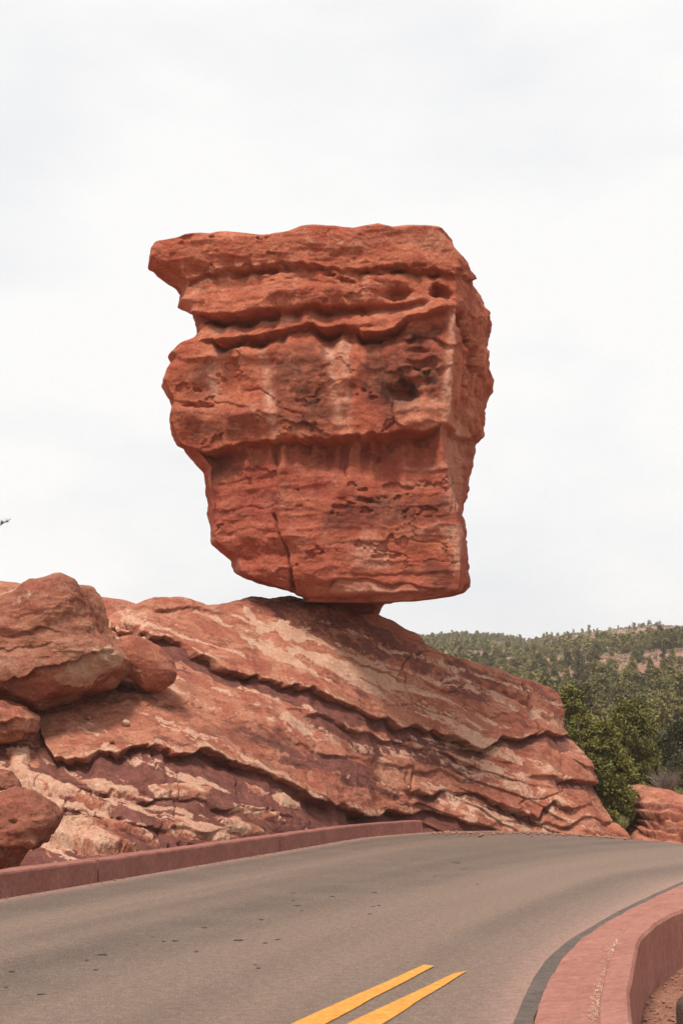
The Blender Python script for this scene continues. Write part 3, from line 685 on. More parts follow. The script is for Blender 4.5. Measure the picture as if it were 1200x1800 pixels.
BL = [
 dict(p=[(300, 487, .3), (330, 492, .6), (385, 476, .9), (440, 471, 1), (520, 466, 1), (560, 472, .8), (600, 478, .9), (650, 474, .6), (700, 468, 1), (760, 478, .9), (815, 488, .7), (850, 500, .5)], a=.34, lb=10, lu=30, up=.4, r=5),
 dict(p=[(470, 486, .3), (530, 490, .7), (570, 497, .6), (640, 492, .5), (700, 494, .4)], a=.12, lb=7, lu=8, up=.3, r=4),
 dict(p=[(316, 545, .8), (340, 556, 1.1), (400, 557, 1.1), (450, 550, 1.1), (520, 545, 1), (560, 537, .8), (620, 536, .5), (690, 538, .6), (740, 530, .3)], a=.85, lb=13, lu=22, up=.25, r=3),
 dict(p=[(366, 604, .8), (385, 600, 1), (420, 592, 1), (460, 590, .9), (500, 582, .9), (540, 572, 1), (590, 572, 1), (640, 582, 1), (680, 586, 1), (710, 568, .8), (750, 556, .5), (795, 545, .3)], a=.66, lb=15, lu=16, up=.5, r=6),
 dict(p=[(296, 700, .3), (340, 708, .6), (400, 706, .5), (430, 712, .3)], a=.16, lb=7, lu=14, up=.3, r=4),
 dict(p=[(690, 600, .3), (720, 596, .8), (770, 600, .9), (795, 606, .7)], a=.18, lb=12, lu=16, up=.4, r=6),
 dict(p=[(690, 660, .4), (720, 652, .9), (760, 655, .9), (790, 648, .5)], a=.22, lb=14, lu=18, up=.4, r=7),
 dict(p=[(296, 786, .3), (340, 792, .7), (372, 790, .9), (400, 786, 1), (440, 780, 1), (480, 777, 1.1), (520, 772, 1.1), (560, 768, 1.1), (620, 768, 1.1), (660, 764, 1.1), (700, 758, 1.1), (740, 755, 1.0), (782, 752, .75), (800, 760, .35), (835, 768, .1), (860, 772, .05)], a=.60, lb=95, lu=60, up=.25, r=6),
 dict(p=[(640, 915, .3), (700, 925, .8), (760, 920, 1), (800, 926, .5)], a=-.10, lb=20, lu=14, up=.2, r=6),
 dict(p=[(500, 1020, .3), (560, 1026, .9), (640, 1022, 1), (720, 1028, .9), (770, 1034, .5)], a=.15, lb=7, lu=16, up=.4, r=5),
 dict(p=[(500, 1044, .5), (560, 1050, 1), (650, 1044, 1), (720, 1044, .8)], a=.2, lb=9, lu=12, up=.4, r=4),
 dict(p=[(355, 848, .5), (430, 838, .8), (500, 826, .5)], a=.05, lb=12, lu=12, r=3), dict(p=[(540, 817, .6), (620, 816, 1), (690, 822, .8), (800, 826, .8)], a=.05, lb=8, lu=12, r=2),
 dict(p=[(600, 876, .4), (635, 874, 1), (660, 880, .5)], a=.14, lb=10, lu=12, r=3),
 dict(p=[(360, 900, .4), (420, 893, .8), (470, 886, .4)], a=.07, lb=10, lu=14, r=4), dict(p=[(370, 945, .6), (430, 930, .8), (490, 935, .4)], a=.08, lb=12, lu=14, r=6),
]
for (y0, xa, xb) in ((806, 700, 850), (822, 690, 850), (838, 660, 850), (852, 700, 850), (866, 690, 850), (884, 700, 850), (902, 720, 850), (950, 560, 820), (985, 540, 820), (1006, 560, 820)):
    BL.append(dict(p=[(xa, y0, .2), (.6 * xa + .4 * xb, y0 + 2, 1), (xb, y0 - 3, .7)], a=.04, lb=7, lu=8, up=.5, r=3))
disp, _, und = ledge_relief(fx, fy, BL, 400, 1.0, .15)
disp += pits(fx, fy, [(699, 473, 14, 5, .35), (480, 475, 36, 5, .25), (580, 482, 11, 4, .22, 10), (607, 492, 13, 4, .22, 8), (555, 470, 12, 3, .15), (640, 478, 8, 3, .2), (665, 480, 10, 3, .15), (735, 470, 12, 4, .2), (763, 480, 9, 6, .3),
                      (698, 514, 20, 12, .45), (778, 514, 18, 9, .5, 15), (765, 512, 8, 12, .3), (810, 478, 8, 5, .2), (820, 600, 6, 34, 1.1, -4), (810, 562, 10, 12, .7, -30), (830, 640, 5, 25, .6), (815, 660, 4, 26, .2, 12),
                      (713, 688, 22, 15, .48), (745, 640, 26, 9, .25), (740, 672, 20, 8, .15), (735, 622, 22, 9, .2), (600, 590, 18, 10, .14), (345, 712, 24, 4, .14),
                      (640, 880, 16, 5, .12), (660, 800, 3, 14, .06), (350, 476, 16, 10, .15), (440, 602, 26, 6, .16), (540, 700, 24, 16, .08), (700, 725, 26, 12, -.10), (720, 560, 24, 16, -.22), (770, 540, 24, 12, -.2), (640, 565, 36, 10, -.15), (400, 575, 30, 10, -.15)])
disp += crack(fx, fy, [(478, 905), (488, 940), (500, 965), (508, 1005), (520, 1045)], 2.2, .14, 20) + crack(fx, fy, [(480, 780), (478, 840), (488, 870)], 1.8, .05, 21)
disp += crack(fx, fy, [(604, 810), (606, 835)], 1.4, .07, 22) + crack(fx, fy, [(655, 775), (657, 822)], 1.5, .06, 23) + crack(fx, fy, [(798, 545), (792, 620), (786, 700), (780, 760)], 3, -.10, 24)
disp += crack(fx, fy, [(690, 700), (690, 745), (672, 760)], 2.0, .1, 25) + crack(fx, fy, [(560, 780), (562, 1000)], 40, .05, 28)
for xx in (806, 815, 824, 834, 845):
    disp += crack(fx, fy, [(xx + 8, 560), (xx, 700), (xx - 8, 800), (xx - 12, 900)], 1.8, .07, 30 + xx)
qz = Z + .03 * X + .12 * fbm(X * .4, Y * .4, Z * .3, 3, 171)
lam = fbm(X * .2, Y * .2, qz * 5.5, 4, 172, .62)
front_m = sst(470, 520, fy)
disp += (.010 + .012 * sst(740, 800, fy)) * lam + .13 * fbm(X * .6, Y * .6, Z * .8, 4, 173) + .06 * (ridged(X * .8, Y * .8, Z * 1.6, 4, 174) - .4) * (.5 + .9 * sst(640, 560, fy)) + .022 * fbm(X * 4.5, Y * 4.5, Z * 6, 3, 175)
disp += .10 * sst(.15, .5, vnoise(X * .9, Y * .9, Z * 1.3, 176)) * sst(590, 620, fy) * sst(780, 740, fy)        # blocky spalls on the middle band
disp += .05 * np.abs(vnoise(X * .7, Y * .5, Z * .8, 177)) * sst(770, 800, fy)
rgh = .35 + .9 * sst(-.2, .35, vnoise(X * .45, Y * .45, Z * .5, 191))
disp += .075 * rgh * fbm(X * 1.5, Y * 1.5, Z * 1.9, 4, 185, .6) + .07 * np.abs(vnoise(X * 1.1, Y * 1.1, Z * 1.6, 186)) * sst(780, 740, fy)
n_a = fbm(X * 1.3, Y * 1.3, Z * 1.8, 4, 187, .6); disp -= .09 * sst(.22, .34, n_a) * sst(.0, .4, vnoise(X * .5, Y * .5, Z * .6, 188))
jn = vnoise(X * .8 + .25 * lam, Y * .5, Z * .45, 179)
disp -= .05 * np.exp(-(jn / .022) ** 2) * sst(.25, .5, vnoise(X * .5, Y * .5, Z * .5, 184)) * front_m
disp += crack(fx, fy, [(460, 600), (478, 680), (482, 765)], 12, .10, 1) + crack(fx, fy, [(582, 596), (596, 690), (606, 755)], 9, .12, 1) + crack(fx, fy, [(612, 590), (616, 690), (612, 750)], 7, .08, 1)
fac = ridged(X * .45 + .2, Y * .3, Z * .55, 3, 190); disp += .20 * (fac - .45) * front_m
lidm = np.ones(NRB); lidm[:nl] = np.linspace(0, .8, nl)
disp *= lidm[None, :]
disp *= (1 - .5 * back) * (1 - .4 * np.exp(-((fx - np.interp(fy, EC[:, 0], EC[:, 1])) / 16) ** 2))
edge_damp = 1 - .45 * np.exp(-((fx - np.interp(fy, LC[:, 0], LC[:, 1])) / 14) ** 2)
B2 = B + Nh * (disp * edge_damp)[..., None]
B2[..., 2] += (.05 * fbm(X * .8, Y * .8, Z * .8, 4, 178))
n1 = fbm(X * .8, Y * .8, Z * 1.2, 4, 180); n2 = fbm(X * 2.2, Y * 2.2, Z * .5, 4, 181)
def vstreak(x0, x1, y0, y1, w):
    xc = x0 + (x1 - x0) * (fy - y0) / (y1 - y0)
    return np.exp(-((fx + 4 * n2 - xc) / w) ** 2) * sst(y0 - 8, y0 + 12, fy) * (1 - sst(y1 - 15, y1 + 12, fy))
front = 1 - back
pale = np.maximum.reduce([.9 * vstreak(458, 482, 606, 770, 9), 1.0 * vstreak(578, 600, 604, 755, 8), .95 * vstreak(606, 614, 590, 760, 7), .7 * vstreak(597, 606, 590, 760, 14), .7 * vstreak(368, 378, 620, 700, 9), .9 * vstreak(795, 779, 550, 765, 6), .7 * vstreak(812, 800, 720, 900, 16)])
for poly, a in (([(765, 925), (812, 922), (818, 960), (812, 1000), (796, 1008), (788, 960)], .95), ([(638, 930), (660, 935), (690, 985), (684, 1000), (618, 998), (622, 960)], .6), ([(550, 1030), (620, 1022), (680, 1026), (740, 1034), (700, 1044), (600, 1042)], .75),
                ([(368, 575), (420, 558), (520, 552), (520, 562), (430, 572), (375, 590)], .8), ([(680, 932), (760, 924), (770, 950), (700, 950)], .35), ([(690, 845), (830, 838), (830, 850), (700, 856)], .4), ([(700, 815), (830, 806), (830, 816), (700, 826)], .4), ([(410, 990), (420, 985), (425, 1012), (412, 1008)], .7),
                ([(330, 460), (380, 470), (520, 463), (520, 470), (380, 478)], .5), ([(690, 536), (760, 528), (760, 538), (690, 545)], .7), ([(480, 860), (500, 845), (505, 880), (490, 900)], .35), ([(690, 690), (780, 700), (775, 745), (700, 750)], .35)):
    pale = np.maximum(pale, a * sst(-6, 9, poly_sd(fx + 6 * n2, fy + 5 * n1, poly)))
pale = pale * front + .42 * sst(.05, .6, n1) * sst(480, 415, fy) + .25 * sst(.3, .7, lam) * sst(770, 800, fy)
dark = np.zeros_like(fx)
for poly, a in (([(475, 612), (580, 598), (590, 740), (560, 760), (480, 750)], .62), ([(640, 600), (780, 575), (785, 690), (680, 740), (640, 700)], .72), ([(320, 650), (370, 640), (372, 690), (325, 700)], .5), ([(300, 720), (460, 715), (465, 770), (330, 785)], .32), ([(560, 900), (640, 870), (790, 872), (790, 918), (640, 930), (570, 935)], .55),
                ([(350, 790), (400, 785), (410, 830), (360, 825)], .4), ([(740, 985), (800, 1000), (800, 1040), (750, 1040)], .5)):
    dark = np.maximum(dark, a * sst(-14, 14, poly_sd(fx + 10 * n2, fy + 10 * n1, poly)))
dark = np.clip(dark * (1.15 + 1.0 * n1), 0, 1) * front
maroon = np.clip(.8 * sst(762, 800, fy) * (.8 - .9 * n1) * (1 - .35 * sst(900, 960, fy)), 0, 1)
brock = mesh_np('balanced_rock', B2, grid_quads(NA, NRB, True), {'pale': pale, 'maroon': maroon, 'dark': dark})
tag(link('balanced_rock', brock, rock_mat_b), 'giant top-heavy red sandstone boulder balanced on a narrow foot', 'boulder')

# ------------------------------------------------------------------ loose boulders and flanking rocks: traced outline, own depth and thickness
def boulder(name, outline, D, T, mat, label, cat='boulder', nu=300, nv=150, seed=0, ledges=(), rough=1.0, pale_f=None, pal=.3, exp=.8, center=None, pit=(), tilt=0.0, group=None, parent=None, dark_k=.4, maroon_k=0.0):
    ol = np.array(outline, float); c = ol.mean(0) if center is None else np.array(center, float)
    ring = resample(np.vstack([ol, ol[:1]]), 721)[:-1]; ang = np.unwrap(np.arctan2(ring[:, 1] - c[1], ring[:, 0] - c[0]))
    rad = np.hypot(ring[:, 0] - c[0], ring[:, 1] - c[1]); o_ = np.argsort(ang % (2 * np.pi))
    th = np.linspace(0, 2 * np.pi, nu, endpoint=False)
    R = np.interp(th, (ang % (2 * np.pi))[o_], rad[o_], period=2 * np.pi); R = smooth_axis(R[:, None], 0, 3, True)[:, 0]
    psi = np.linspace(0.001, np.pi - .001, nv)
    sp_ = np.sin(psi) ** exp; cp_ = np.sign(np.cos(psi)) * np.abs(np.cos(psi)) ** exp
    px = c[0] + (R * np.cos(th))[:, None] * sp_[None]; py = c[1] + (R * np.sin(th))[:, None] * sp_[None]
    P = at(px, py, D); off = -T * cp_[None, :] + 0 * px
    P[..., 1] += off + tilt * (py - c[1])
    N = grid_normals(P, True); N *= -1 if np.mean(N[:, nv // 6, 1]) > 0 else 1
    for a_, b_ in ((0, 2), (1, 2), (-1, -3), (-2, -3)):
        v_ = N[:, b_].mean(0); N[:, a_] = v_ / np.linalg.norm(v_)
    fx, fy = [a.astype(np.float32) for a in proj(P)]; X, Y, Z = [P[..., k].astype(np.float32) for k in range(3)]
    sz = float(np.mean(R)) / F * D
    disp = rough * sz * (.11 * (ridged(X * .55 / sz, Y * .55 / sz, Z * .7 / sz, 3, seed + 21) - .45) + .10 * fbm(X * 1.1 / sz, Y * 1.1 / sz, Z * 1.5 / sz, 4, seed) + .035 * (ridged(X * 1.6 / sz, Y * 1.6 / sz, Z * 3.4 / sz, 4, seed + 5) - .4)) + .015 * rough * fbm(X * 5, Y * 5, Z * 7, 3, seed + 9)
    rim = und = 0 * fx
    if ledges: d_, rim, und = ledge_relief(fx, fy, list(ledges), seed + 40); disp = disp + d_
    if pit: disp = disp + pits(fx, fy, pit)
    P2 = P + N * disp[..., None]
    n = fbm(X * 1.5, Y * 1.5, Z * 2.2, 4, seed + 60)
    pale = np.maximum(rim, pal * sst(.0, .6, n))
    if pale_f is not None: pale = np.maximum(pale, pale_f(fx + 6 * n, fy + 5 * n))
    me = mesh_np(name, P2, grid_quads(nu, nv, True), {'pale': pale, 'maroon': np.maximum(und, maroon_k * (.6 + .6 * n)), 'dark': dark_k * sst(.1, .6, fbm(X * .9, Y * .9, Z * 1.6, 4, seed + 70))})
    o = link(name, me, mat, parent)
    if parent is None: tag(o, label, cat, group)
    return o
boulder('boulder', [(125, 1016), (146, 1023), (162, 1037), (171, 1058), (179, 1087), (196, 1117), (217, 1142), (227, 1160), (221, 1176), (200, 1191), (175, 1209), (137, 1228), (83, 1250), (58, 1254), (0, 1250), (-70, 1230), (-125, 1190), (-130, 1130), (-80, 1085), (0, 1059), (42, 1042), (75, 1029)], 32.9, 2.1, rock_mat_g,
        'largest rounded boulder perched at the left edge of the outcrop', seed=500, rough=1.25, nu=460, nv=240, exp=.72, pal=.35,
        ledges=[dict(p=[(-120, 1200, .6), (-40, 1190, .8), (20, 1186, 1), (80, 1178, 1), (130, 1160, 1), (185, 1138, .6)], a=.32, lb=14, lu=30, up=.3, r=5), dict(p=[(20, 1112, .5), (60, 1102, 1), (100, 1106, .5)], a=.12, lb=9, lu=14, r=5), dict(p=[(-60, 1150, .5), (20, 1140, .8), (80, 1130, .4)], a=.08, lb=12, lu=14, r=6)],
        pale_f=lambda x, y: .75 * sst(-8, 10, poly_sd(x, y, [(90, 1190), (150, 1160), (195, 1128), (226, 1160), (200, 1186), (150, 1205), (110, 1208)])))
boulder('boulder', [(212, 1118), (235, 1114), (258, 1122), (285, 1140), (305, 1162), (310, 1185), (302, 1203), (280, 1215), (256, 1216), (235, 1202), (218, 1188), (205, 1160), (203, 1135)], 33.75, .62, rock_mat, 'small egg-shaped red boulder leaning against the largest boulder', seed=520, nu=260, nv=130, exp=.85, pal=.12, rough=.6, dark_k=.25,
        ledges=[dict(p=[(225, 1192, .7), (255, 1205, 1), (295, 1200, .6)], a=.05, lb=8, lu=10, r=3)])
boulder('boulder', [(0, 1388), (30, 1386), (62, 1395), (90, 1412), (104, 1432), (100, 1448), (88, 1462), (82, 1482), (62, 1496), (40, 1508), (22, 1530), (0, 1546), (-60, 1550), (-100, 1500), (-110, 1440), (-60, 1400)], 22.8, 1.0, rock_mat_g, 'grey-brown boulder at the lower left edge just behind the kerb wall', seed=540, rough=1.3, nu=320, nv=160, exp=.75, pal=.3, tilt=-.002,
        ledges=[dict(p=[(-90, 1480, .6), (0, 1490, .8), (50, 1486, 1), (90, 1470, .5)], a=.10, lb=12, lu=20, r=6)], pit=[(22, 1442, 7, 4, .08)])
boulder('boulder', [(-40, 1232), (10, 1234), (45, 1240), (64, 1262), (62, 1285), (45, 1300), (20, 1312), (-30, 1316), (-70, 1280)], 31.2, .9, rock_mat, 'cracked red rock wedged under the largest boulder at the left edge', seed=560, nu=240, nv=120, exp=.75, pal=.2, rough=1.5, maroon_k=.35,
        ledges=[dict(p=[(-60, 1262, .7), (0, 1270, 1), (25, 1262, .6)], a=.16, lb=10, lu=14, r=6), dict(p=[(-60, 1290, .7), (0, 1292, 1), (50, 1288, .6)], a=.12, lb=8, lu=10, r=6)])
boulder('boulder', [(-50, 1350), (0, 1352), (20, 1356), (32, 1372), (38, 1392), (10, 1400), (-40, 1400), (-80, 1376)], 24.8, .55, rock_mat_g, 'low red rock resting on top of the lower left boulder', seed=570, nu=200, nv=100, exp=.75, pal=.25, maroon_k=.2)
boulder('rear_rock', [(-300, 1040), (-100, 1020), (0, 1026), (30, 1028), (80, 1042), (171, 1052), (228, 1061), (300, 1090), (330, 1180), (200, 1260), (-200, 1260), (-400, 1180)], 46, 3.0, rock_mat, 'smooth red rock slope rising behind the largest boulder', 'rock', seed=580, nu=320, nv=140, exp=.7, rough=.5, pal=.3, maroon_k=.2, center=(0, 1150))
# low bedded rock right of the road
boulder('bedded_rock', [(1085, 1478), (1098, 1430), (1108, 1392), (1122, 1380), (1148, 1388), (1200, 1398), (1290, 1404), (1380, 1430), (1400, 1500), (1300, 1540), (1150, 1530), (1090, 1510)], 54, 3.2, rock_mat, 'low bedded red rock beyond the road crest at the right edge', 'rock', seed=600, nu=340, nv=200, exp=.48, rough=.6, pal=.2, maroon_k=.45, tilt=-.03, center=(1220, 1450),
        ledges=[dict(p=[(1090, y0 - 8, .6), (1150, y0, 1), (1200, y0 + 10, 1), (1380, y0 + 28, .8)], a=a_, lb=7, lu=9, up=.5, r=6, rim=.3, rw=4, mar=.5) for y0, a_ in ((1402, .18), (1415, .26), (1428, .42), (1440, .24), (1450, .34), (1462, .3))])
# low broken rock at the foot of the outcrop's nose
boulder('bedded_rock', [(1046, 1470), (1062, 1452), (1080, 1448), (1096, 1458), (1106, 1474), (1100, 1492), (1060, 1492)], 44.6, .7, rock_mat, 'small broken pale red rock at the foot of the outcrop beside the road', 'rock', seed=620, nu=140, nv=70, exp=.8, pal=.6)
# small stones lying on the ledge
def stone(px, py, D, r, seed, label, mat=rock_mat_g):
    a = np.linspace(0, 2 * np.pi, 12, endpoint=False); k = r * F / D
    return boulder('stone', np.stack([px + k * np.cos(a) * 1.15, py + k * .85 * np.sin(a)], -1), D, r, mat, label, 'stone', nu=40, nv=20, seed=seed, rough=1.3, pal=.6)

OUT_FX, OUT_FY = [a.astype(np.float32) for a in proj(P2_out)]
def on_outcrop(px, py):
    m_ = (OUT_FX[:, :440] - px) ** 2 + (OUT_FY[:, :440] - py) ** 2; i = np.unravel_index(np.argmin(m_), m_.shape); return P2_out[i]
for px, py, r_, sd, lb in ((222, 1273, .085, 1, 'small pale round stone lying alone on the sandy rock ledge'), (185, 1240, .06, 2, 'small dark stone on the ledge just below the largest boulder'), (197, 1306, .05, 3, 'small grey stone near the rim of the sandy ledge'), (155, 1264, .055, 4, 'small brown stone on the left part of the sandy ledge')):
    q_ = on_outcrop(px, py); stone(px, py - 2, float(q_[1]) - r_ * .4, r_, 700 + sd, lb, pale_stone if sd == 1 else rock_mat_g)
# ------------------------------------------------------------------ dead-end corner: soil, pebbles, post
GR = []
for _ in range(2600):
    yy = rng.uniform(7.5, 19); k = np.argmin(np.abs(WR[:, 1] - yy)); xx = WR[k, 0] + abs(rng.normal(0, .9)) + .04
    GR.append((xx, yy))
ico = np.array([(0, 0, 1), (.9, 0, .2), (.28, .86, .25), (-.72, .53, .15), (-.7, -.52, .25), (.28, -.85, .15), (0, 0, -.5)])
icf = np.array([(0, 1, 2), (0, 2, 3), (0, 3, 4), (0, 4, 5), (0, 5, 1), (6, 2, 1), (6, 3, 2), (6, 4, 3), (6, 5, 4), (6, 1, 5)])
V, Q = [], []
for i, (xx, yy) in enumerate(GR):
    r_ = .008 + .022 * rng.random() ** 3; a = rng.uniform(0, 6.28); ca, sa = math.cos(a), math.sin(a)
    v = ico * rng.uniform(.6, 1.3, (7, 1)) * np.array([1.2, .9, .7]) * r_
    v = np.stack([v[:, 0] * ca - v[:, 1] * sa + xx, v[:, 0] * sa + v[:, 1] * ca + yy, v[:, 2] - .418 + r_ * .2], -1)
    V.append(v); Q.append(icf + 7 * i)
grav_m = mat_simple('red_gravel', (.19, .08, .052), (.34, .18, .125), 22, .95, .004, 200, (.42, .29, .21))
tag(link('gravel', mesh_np('gravel', np.vstack(V), np.vstack(Q), smooth=False), grav_m), 'loose red gravel on the soil beyond the parapet', 'gravel', kind='stuff')
# broken bits along the foot of the outcrop and the kerb
V, Q = [], []
i = 0
for _ in range(1700):
    if rng.random() < .55:
        px = rng.uniform(760, 1100); c = ground(px, 1463 + 3 * abs(rng.normal()) + max(0, px - 980) * .05); r_ = .012 + .07 * rng.random() ** 5
        x_, y_ = c[0], c[1] - abs(rng.normal(0, .15)); z_ = float(crest_drop(np.array(x_), np.array(y_)))
    else:
        k = rng.integers(4, len(LW) - 2); r_ = .005 + .02 * rng.random() ** 4; o_ = abs(rng.normal(0, .10)) + .02
        tdir = LW[k + 1] - LW[k]; tdir = tdir / np.linalg.norm(tdir); x_, y_ = LW[k] + tdir * rng.uniform(-.2, .2) + np.array([tdir[1], -tdir[0]]) * o_; z_ = 0
    a = rng.uniform(0, 6.28); ca, sa = math.cos(a), math.sin(a)
    v = ico * rng.uniform(.6, 1.3, (7, 1)) * np.array([1.2, .9, .7]) * r_
    V.append(np.stack([v[:, 0] * ca - v[:, 1] * sa + x_, v[:, 0] * sa + v[:, 1] * ca + y_, v[:, 2] + z_ + r_ * .25], -1)); Q.append(icf + 7 * i); i += 1
tag(link('rubble', mesh_np('rubble', np.vstack(V), np.vstack(Q), smooth=False), grav_m), 'loose red rubble along the outcrop foot and kerb', 'rubble', kind='stuff')
# weathered post at the lower right corner
m_post = mat_simple('weathered_wood', (.06, .035, .025), (.12, .07, .05), 14, .9, .02, 50, (.16, .1, .075))
pz = np.array([-.6, -.1, .06, .10, .125, .13]); pr_ = np.array([1, 1, .98, .95, .8, 0.02]) * .13; k = 14
an = np.linspace(0, 2 * np.pi, k, endpoint=False)
Vp = np.stack([np.stack([r_ * np.cos(an) * (1 + .06 * np.cos(3 * an + 1)), r_ * np.sin(an) * (1 + .05 * np.sin(4 * an)), np.full(k, z_) + .02 * np.cos(an)], -1) for z_, r_ in zip(pz, pr_)], 0)
Qp = np.array([[i * k + j, i * k + (j + 1) % k, (i + 1) * k + (j + 1) % k, (i + 1) * k + j] for i in range(5) for j in range(k)])
po = link('wooden_post', mesh_np('wooden_post', Vp, Qp), m_post); po.location = (2.31, 9.75, .04); tag(po, 'dark weathered wooden post cut by the lower right corner', 'post')
# grit collected between apron and parapet
V, Q = [], []
WLs = WL[(WL[:, 1] > 6) & (WL[:, 1] < 16)]
WLd = resample(WLs, 4000)
dens = .5 + .5 * vnoise(WLd[:, 1] * .9, 0 * WLd[:, 1], 0 * WLd[:, 1], 5)
for i in range(800):
    while True:
        kq = rng.integers(4000)
        if rng.random() < dens[kq] ** 2 * 1.6: break
    q_ = WLd[kq]; r_ = .003 + .007 * rng.random() ** 2
    v = ico * r_ * rng.uniform(.6, 1.3, (7, 1)); V.append(v + np.array([q_[0] - .01 - abs(rng.normal(0, .035)), q_[1], .064 + r_ * .2])); Q.append(icf + 7 * i)
tag(link('grit', mesh_np('grit', np.vstack(V), np.vstack(Q), smooth=False), mat_simple('pale_grit', (.42, .27, .19), (.6, .42, .3), 30, .95, .003)), 'pale grit gathered along the joint of apron and parapet', 'grit', kind='stuff')

# ------------------------------------------------------------------ vegetation
def leaf_mat(name, c1, c2, c3):
    m, nt, b = new_mat(name); t = NT(nt)
    col = t.mix(t.rng(t.attr('tint'), .15, .6), c1, c2); col = t.mix(t.rng(t.attr('tint'), .6, 1.0), col, c3)
    oi = nt.nodes.new('ShaderNodeObjectInfo')
    col = t.mix(1.0, col, t.rng(oi.outputs['Random'], 0, 1, .65, 1.35), 'MULTIPLY')
    nt.links.new(col, b.inputs['Base Color']); b.inputs['Roughness'].default_value = .7; b.inputs['Specular IOR Level'].default_value = .25
    return m
bark = mat_simple('bark', (.09, .055, .04), (.16, .10, .075), 9, .95, .02, 30)
leaf_far = leaf_mat('juniper_foliage', (.11, .095, .032), (.175, .147, .048), (.235, .19, .075))
leaf_olive = leaf_mat('olive_pine_foliage', (.085, .092, .022), (.17, .165, .034), (.27, .235, .052))
leaf_dark = leaf_mat('dark_pine_foliage', (.05, .06, .026), (.085, .09, .036), (.12, .12, .05))
def crown_mesh(name, h, w, nl, nleaf, size, r, z0=.18, cone=.35, lump=.32, stretch=1.0):
    """lumps of leaf-sized triangles through an uneven crown volume"""
    V, Q, T = [], [], []
    cnt = 0
    for i in range(nl):
        f = r.random() ** .8; zc = h * (z0 + (1 - z0) * f * .93)
        rad = w * .5 * ((1 - cone) + cone * (1 - f)) * math.sqrt(max(.05, 1 - (2 * max(f - .45, 0)) ** 2 * .75))
        a = r.uniform(0, 6.283); rr = rad * math.sqrt(r.random()) * .85
        c = np.array([rr * math.cos(a), rr * math.sin(a), zc]); s_ = w * lump * r.uniform(.6, 1.15)
        n = nleaf
        d = r.normal(size=(n, 3)); d /= np.linalg.norm(d, axis=1, keepdims=True)
        pos = c + d * (s_ * .5 * r.random((n, 1)) ** .4) * np.array([1, 1, .72])
        o = d + .7 * r.normal(size=(n, 3)); o /= np.linalg.norm(o, axis=1, keepdims=True)
        e = np.cross(o, r.normal(size=(n, 3))); e /= np.linalg.norm(e, axis=1, keepdims=True)
        sz = size * r.uniform(.6, 1.4, (n, 1))
        V.append(np.stack([pos - e * sz * .5, pos + e * sz * .5, pos + o * sz * stretch], 1).reshape(-1, 3))
        tv = np.clip(.5 + .35 * (d[:, 2] * .2) + .5 * (r.random(n) - .5) + .35 * (r.random() - .5), 0, 1)
        T.append(np.repeat(tv, 3)); cnt += n
    V = np.vstack(V); Q = np.arange(len(V)).reshape(-1, 3)
    return mesh_np(name, V, Q, {'tint': np.concatenate(T)}, smooth=False)
def tube(pts, rad, k=7):
    pts = np.array(pts, float); n = len(pts); T = np.gradient(pts, axis=0); T /= np.linalg.norm(T, axis=1, keepdims=True)
    up = np.array([.31, .17, .93]); A = np.cross(T, up); A /= np.linalg.norm(A, axis=1, keepdims=True); Bn = np.cross(T, A)
    an = np.linspace(0, 2 * np.pi, k, endpoint=False)
    V = pts[:, None] + np.asarray(rad)[:, None, None] * (A[:, None] * np.cos(an)[None, :, None] + Bn[:, None] * np.sin(an)[None, :, None])
    Q = np.array([[i * k + j, i * k + (j + 1) % k, (i + 1) * k + (j + 1) % k, (i + 1) * k + j] for i in range(n - 1) for j in range(k)])
    return V.reshape(-1, 3), Q
def trunk_mesh(name, h, r0, limbs, r, spread):
    V, Q = [], []; off = 0
    zs = np.linspace(-.3, h * .85, 7); pts = np.stack([.05 * h * np.cumsum(r.normal(0, .35, 7)), .05 * h * np.cumsum(r.normal(0, .35, 7)), zs], -1)
    pts[:, :2] -= pts[1, :2]
    v, q = tube(pts, np.linspace(r0, r0 * .2, 7)); V.append(v); Q.append(q); off += len(v)
    for _ in range(limbs):
        k = r.integers(1, 6); a = r.uniform(0, 6.28); L = spread * r.uniform(.5, 1)
        p0 = pts[k]; pp = [p0 + np.array([math.cos(a) * L * f, math.sin(a) * L * f, L * .45 * f ** 1.5]) for f in (0, .35, .7, 1)]
        v, q = tube(pp, np.linspace(r0 * .45, r0 * .08, 4), 5); V.append(v); Q.append(q + off); off += len(v)
    return mesh_np(name, np.vstack(V), np.vstack(Q))
def place_tree(name, crown, trunk, loc, rz, s, lm, label, group=None, cat='tree'):
    o = empty(name, loc); o.rotation_euler.z = rz; o.scale = (s, s, s)
    c = link('crown', crown, None, o); tr = link('trunk', trunk, None, o)
    tag(o, label, cat, group); return o
def proto(name, lm, **k):
    me = crown_mesh(name, **k); me.materials.append(lm); return me
tr_ = np.random.default_rng(77)
# hillside junipers
PC = [proto('crown', leaf_far, h=h, w=w, nl=nl, nleaf=60, size=.26, r=tr_, cone=cn, lump=.38, z0=.1) for h, w, nl, cn in ((3.6, 3.4, 30, .2), (4.4, 3.0, 30, .45), (3.0, 3.6, 28, .1), (5.0, 2.8, 30, .7), (3.8, 4.0, 34, .25), (2.6, 2.6, 22, .2))]
PTk = [trunk_mesh('trunk', 3.2, .13, 4, tr_, 1.2) for _ in PC]
for me in PTk: me.materials.append(bark)
spots_ = []
tries = 0
M = 6600
pxx = tr_.uniform(560, 1480, M); Dd = 78 + (640 - 78) * tr_.random(M) ** .72; xx = (pxx - 600) / F * Dd / .97
keep = tr_.random(M) < (1 - .88 * sst(.14, .42, hill_bare(xx, Dd))) * (.75 + .25 * vnoise(xx * .05, Dd * .03, 0 * xx, 9))
spots_ = np.stack([Dd, xx, pxx], -1)[keep][:4600]
